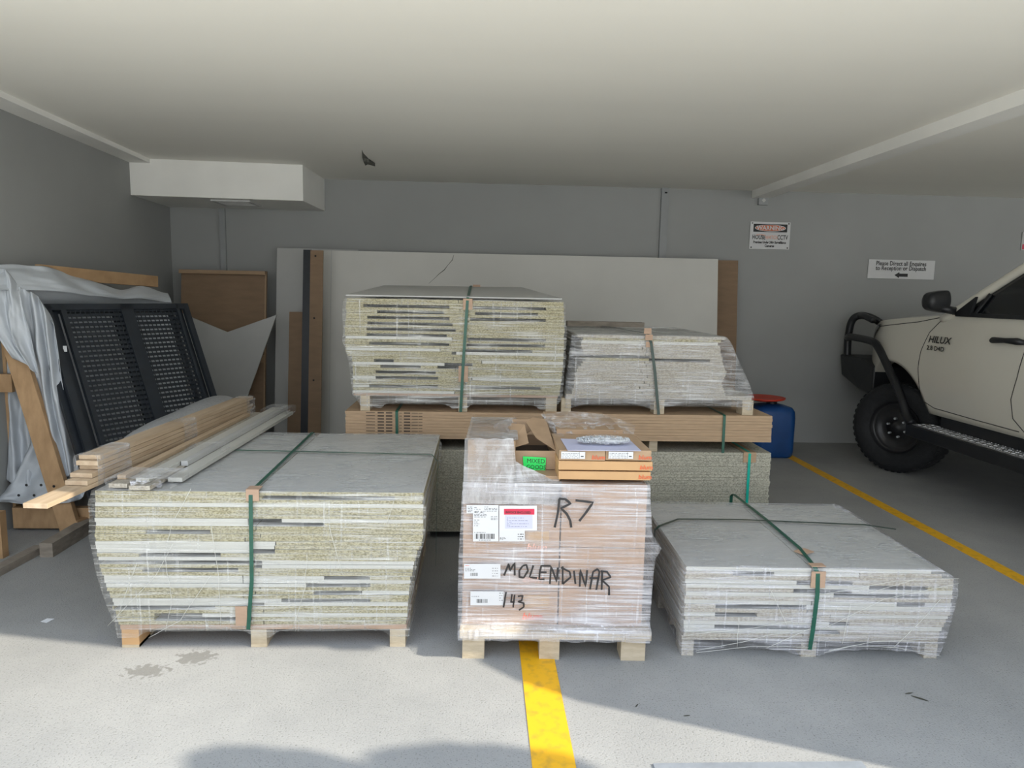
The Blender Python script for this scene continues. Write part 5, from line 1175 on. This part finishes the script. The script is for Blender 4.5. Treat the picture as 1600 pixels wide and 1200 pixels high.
# mirror
for sgn in (-1, 1):
    f = lambda x: x if sgn < 0 else 2*CXU-x
    mr_ = MB(); c = Vector((f(UXL-.09), 5.36, 1.50))
    prof_m = [(-.10, .02), (-.085, .07), (-.03, .095), (.03, .085), (.075, .06), (.09, .0)]
    def mf(u, v):
        th_ = u*2*PI; s_ = v*2-1; k = max(0, 1-abs(s_)**5)**.5; cx__ = s_*.095; th_ = th_; sq = 1/max(abs(math.cos(th_)), abs(math.sin(th_)), .8)
        return c+Vector((cx__, .06*k*math.sin(th_)+(.02 if math.sin(th_) > 0 else 0), .078*k*sq*math.cos(th_)*(1-.22*s_*(-sgn)*-1)))
    m_o = mr_.grid(mf, 24, 20).build('mirror', 'black_plastic', ut, smooth=True, weld=True)
    MB().tube([(f(UXL+.02), 5.30, 1.43), (f(UXL-.08), 5.34, 1.45)], .03, 10).build('mirror_arm', 'black_plastic', m_o, smooth=True)
    MB().prism([(f(UXL+.045), 5.34, 1.40), (f(UXL+.045), 5.14, 1.40), (f(UXL+.075), 5.14, 1.54)], (sgn*.02, 0, 0)).build('mirror_base', 'black_plastic', ut)
# handle, badge
MB().tube([onside(4.86, 1.235, .012), onside(4.82, 1.24, .035), onside(4.70, 1.245, .042), onside(4.60, 1.245, .035), onside(4.56, 1.24, .012)], [.018, .022, .017, .024, .016], 10).build('door_handle', 'black_plastic', ut, smooth=True)
MB().tube([onside(4.09, 1.235, .012), onside(4.05, 1.24, .035), onside(3.9, 1.245, .042), onside(3.8, 1.245, .035), onside(3.76, 1.24, .012)], [.018, .022, .017, .024, .016], 10).build('door_handle', 'black_plastic', ut, smooth=True)
text_mb('HILUX', .075, onside(5.56, 1.175, .0025)+Vector((-.004, 0, 0)), (0, -1, 0), (0, 0, 1), .0016, shear=.25, sx=1.25).build('badge', 'seam', ut)
text_mb('2.8 D4D', .05, onside(5.56, 1.115, .0025)+Vector((-.004, 0, 0)), (0, -1, 0), (0, 0, 1), .0012, sx=1.25).build('badge', 'seam', ut)
# wheels
for (yy, sgn) in ((FA, -1), (FA, 1), (RA, -1), (RA, 1)):
    xc = UXL+.13 if sgn < 0 else 2*CXU-UXL-.13; o_s = sgn; hub = Vector((xc, yy, 0)); RS = Matrix.Rotation(math.radians(30) if yy > 4 else 0, 3, 'Z')
    def st_(mb): mb.v = [hub+RS @ (q-hub) for q in mb.v]; return mb
    wt = st_(MB().lathe([(.22, .10*o_s), (.24, .135*o_s), (.33, .145*o_s), (WR-.03, .13*o_s), (WR-.005, .10*o_s), (WR, 0), (WR-.005, -.10*o_s), (.33, -.14*o_s), (.22, -.12*o_s)], (xc, yy, WR), 48, 'X', False)).build('tyre', 'rubber', ut, smooth=True)
    tk = MB()
    for i in range(44):
        an = i*2*PI/44
        for s_ in (-.085, -.03, .03, .085): tk.box(Vector((xc+s_, yy+(WR-.008)*math.cos(an+(s_*2)), WR+(WR-.008)*math.sin(an+(s_*2)))), (.045, .030, .012), Matrix.Rotation(an+s_*2-PI/2, 3, 'X'))
    st_(tk).build('tread', 'rubber', wt)
    rm_ = st_(MB().lathe([(.225, .115*o_s), (.215, .09*o_s), (.20, .075*o_s), (.185, .085*o_s), (.17, .055*o_s), (.12, .04*o_s), (.10, .065*o_s), (.055, .07*o_s), (.05, .10*o_s), (.0, .105*o_s)], (xc, yy, WR), 36, 'X', False)).build('rim', 'rim', ut, smooth=True)
    for i in range(6):
        an = i*PI/3+.3; st_(MB().lathe([(.010, .045*o_s), (.010, .095*o_s), (.0, .098*o_s)], (xc, yy+.080*math.cos(an), WR+.080*math.sin(an)), 8, 'X')).build('wheel_nut', 'screws', rm_)
# ------------------------------------------------------------------ added unseen leafy clump, placed to cast the rounded floor shadow
tcr = thing('shadow_tree', 'added unseen leafy clump casting the rounded shadow on sunlit floor', 'shadow_tree', (7.6, -1.5, 0))
K_ = 1.5
def up_(px, py, dz=0): q = atZ(px, py); return q+Vector((2.5*K_, -1.0*K_, 1.9*K_))
fo = MB()
for (px, py, rx_) in ((395, 1212, .14), (460, 1214, .13), (520, 1222, .11), (670, 1206, .12), (730, 1208, .14), (795, 1210, .14), (855, 1212, .12), (590, 1245, .12), (868, 1204, .07)):
    c = up_(px, py)
    for i in range(1):
        def sp(u, v, c=c, r_=rx_):
            t__ = u*2*PI; p_ = v*PI; d_ = Vector((math.sin(p_)*math.cos(t__), math.sin(p_)*math.sin(t__), math.cos(p_))); return c+d_*r_*(1+.18*nz(d_.x*3+c.x, d_.y*3, d_.z*3))
        fo.grid(sp, 20, 12)
fo.build('shadow_foliage', 'shadow_foliage', tcr, weld=True)
c = up_(620, 1230); MB().tube([(7.6, -1.5, 0), (7.4, -1.4, 1.8), (6.4, -.9, 2.6), c], [.08, .07, .05, .03], 10).build('shadow_trunk', 'bark', tcr, smooth=True)
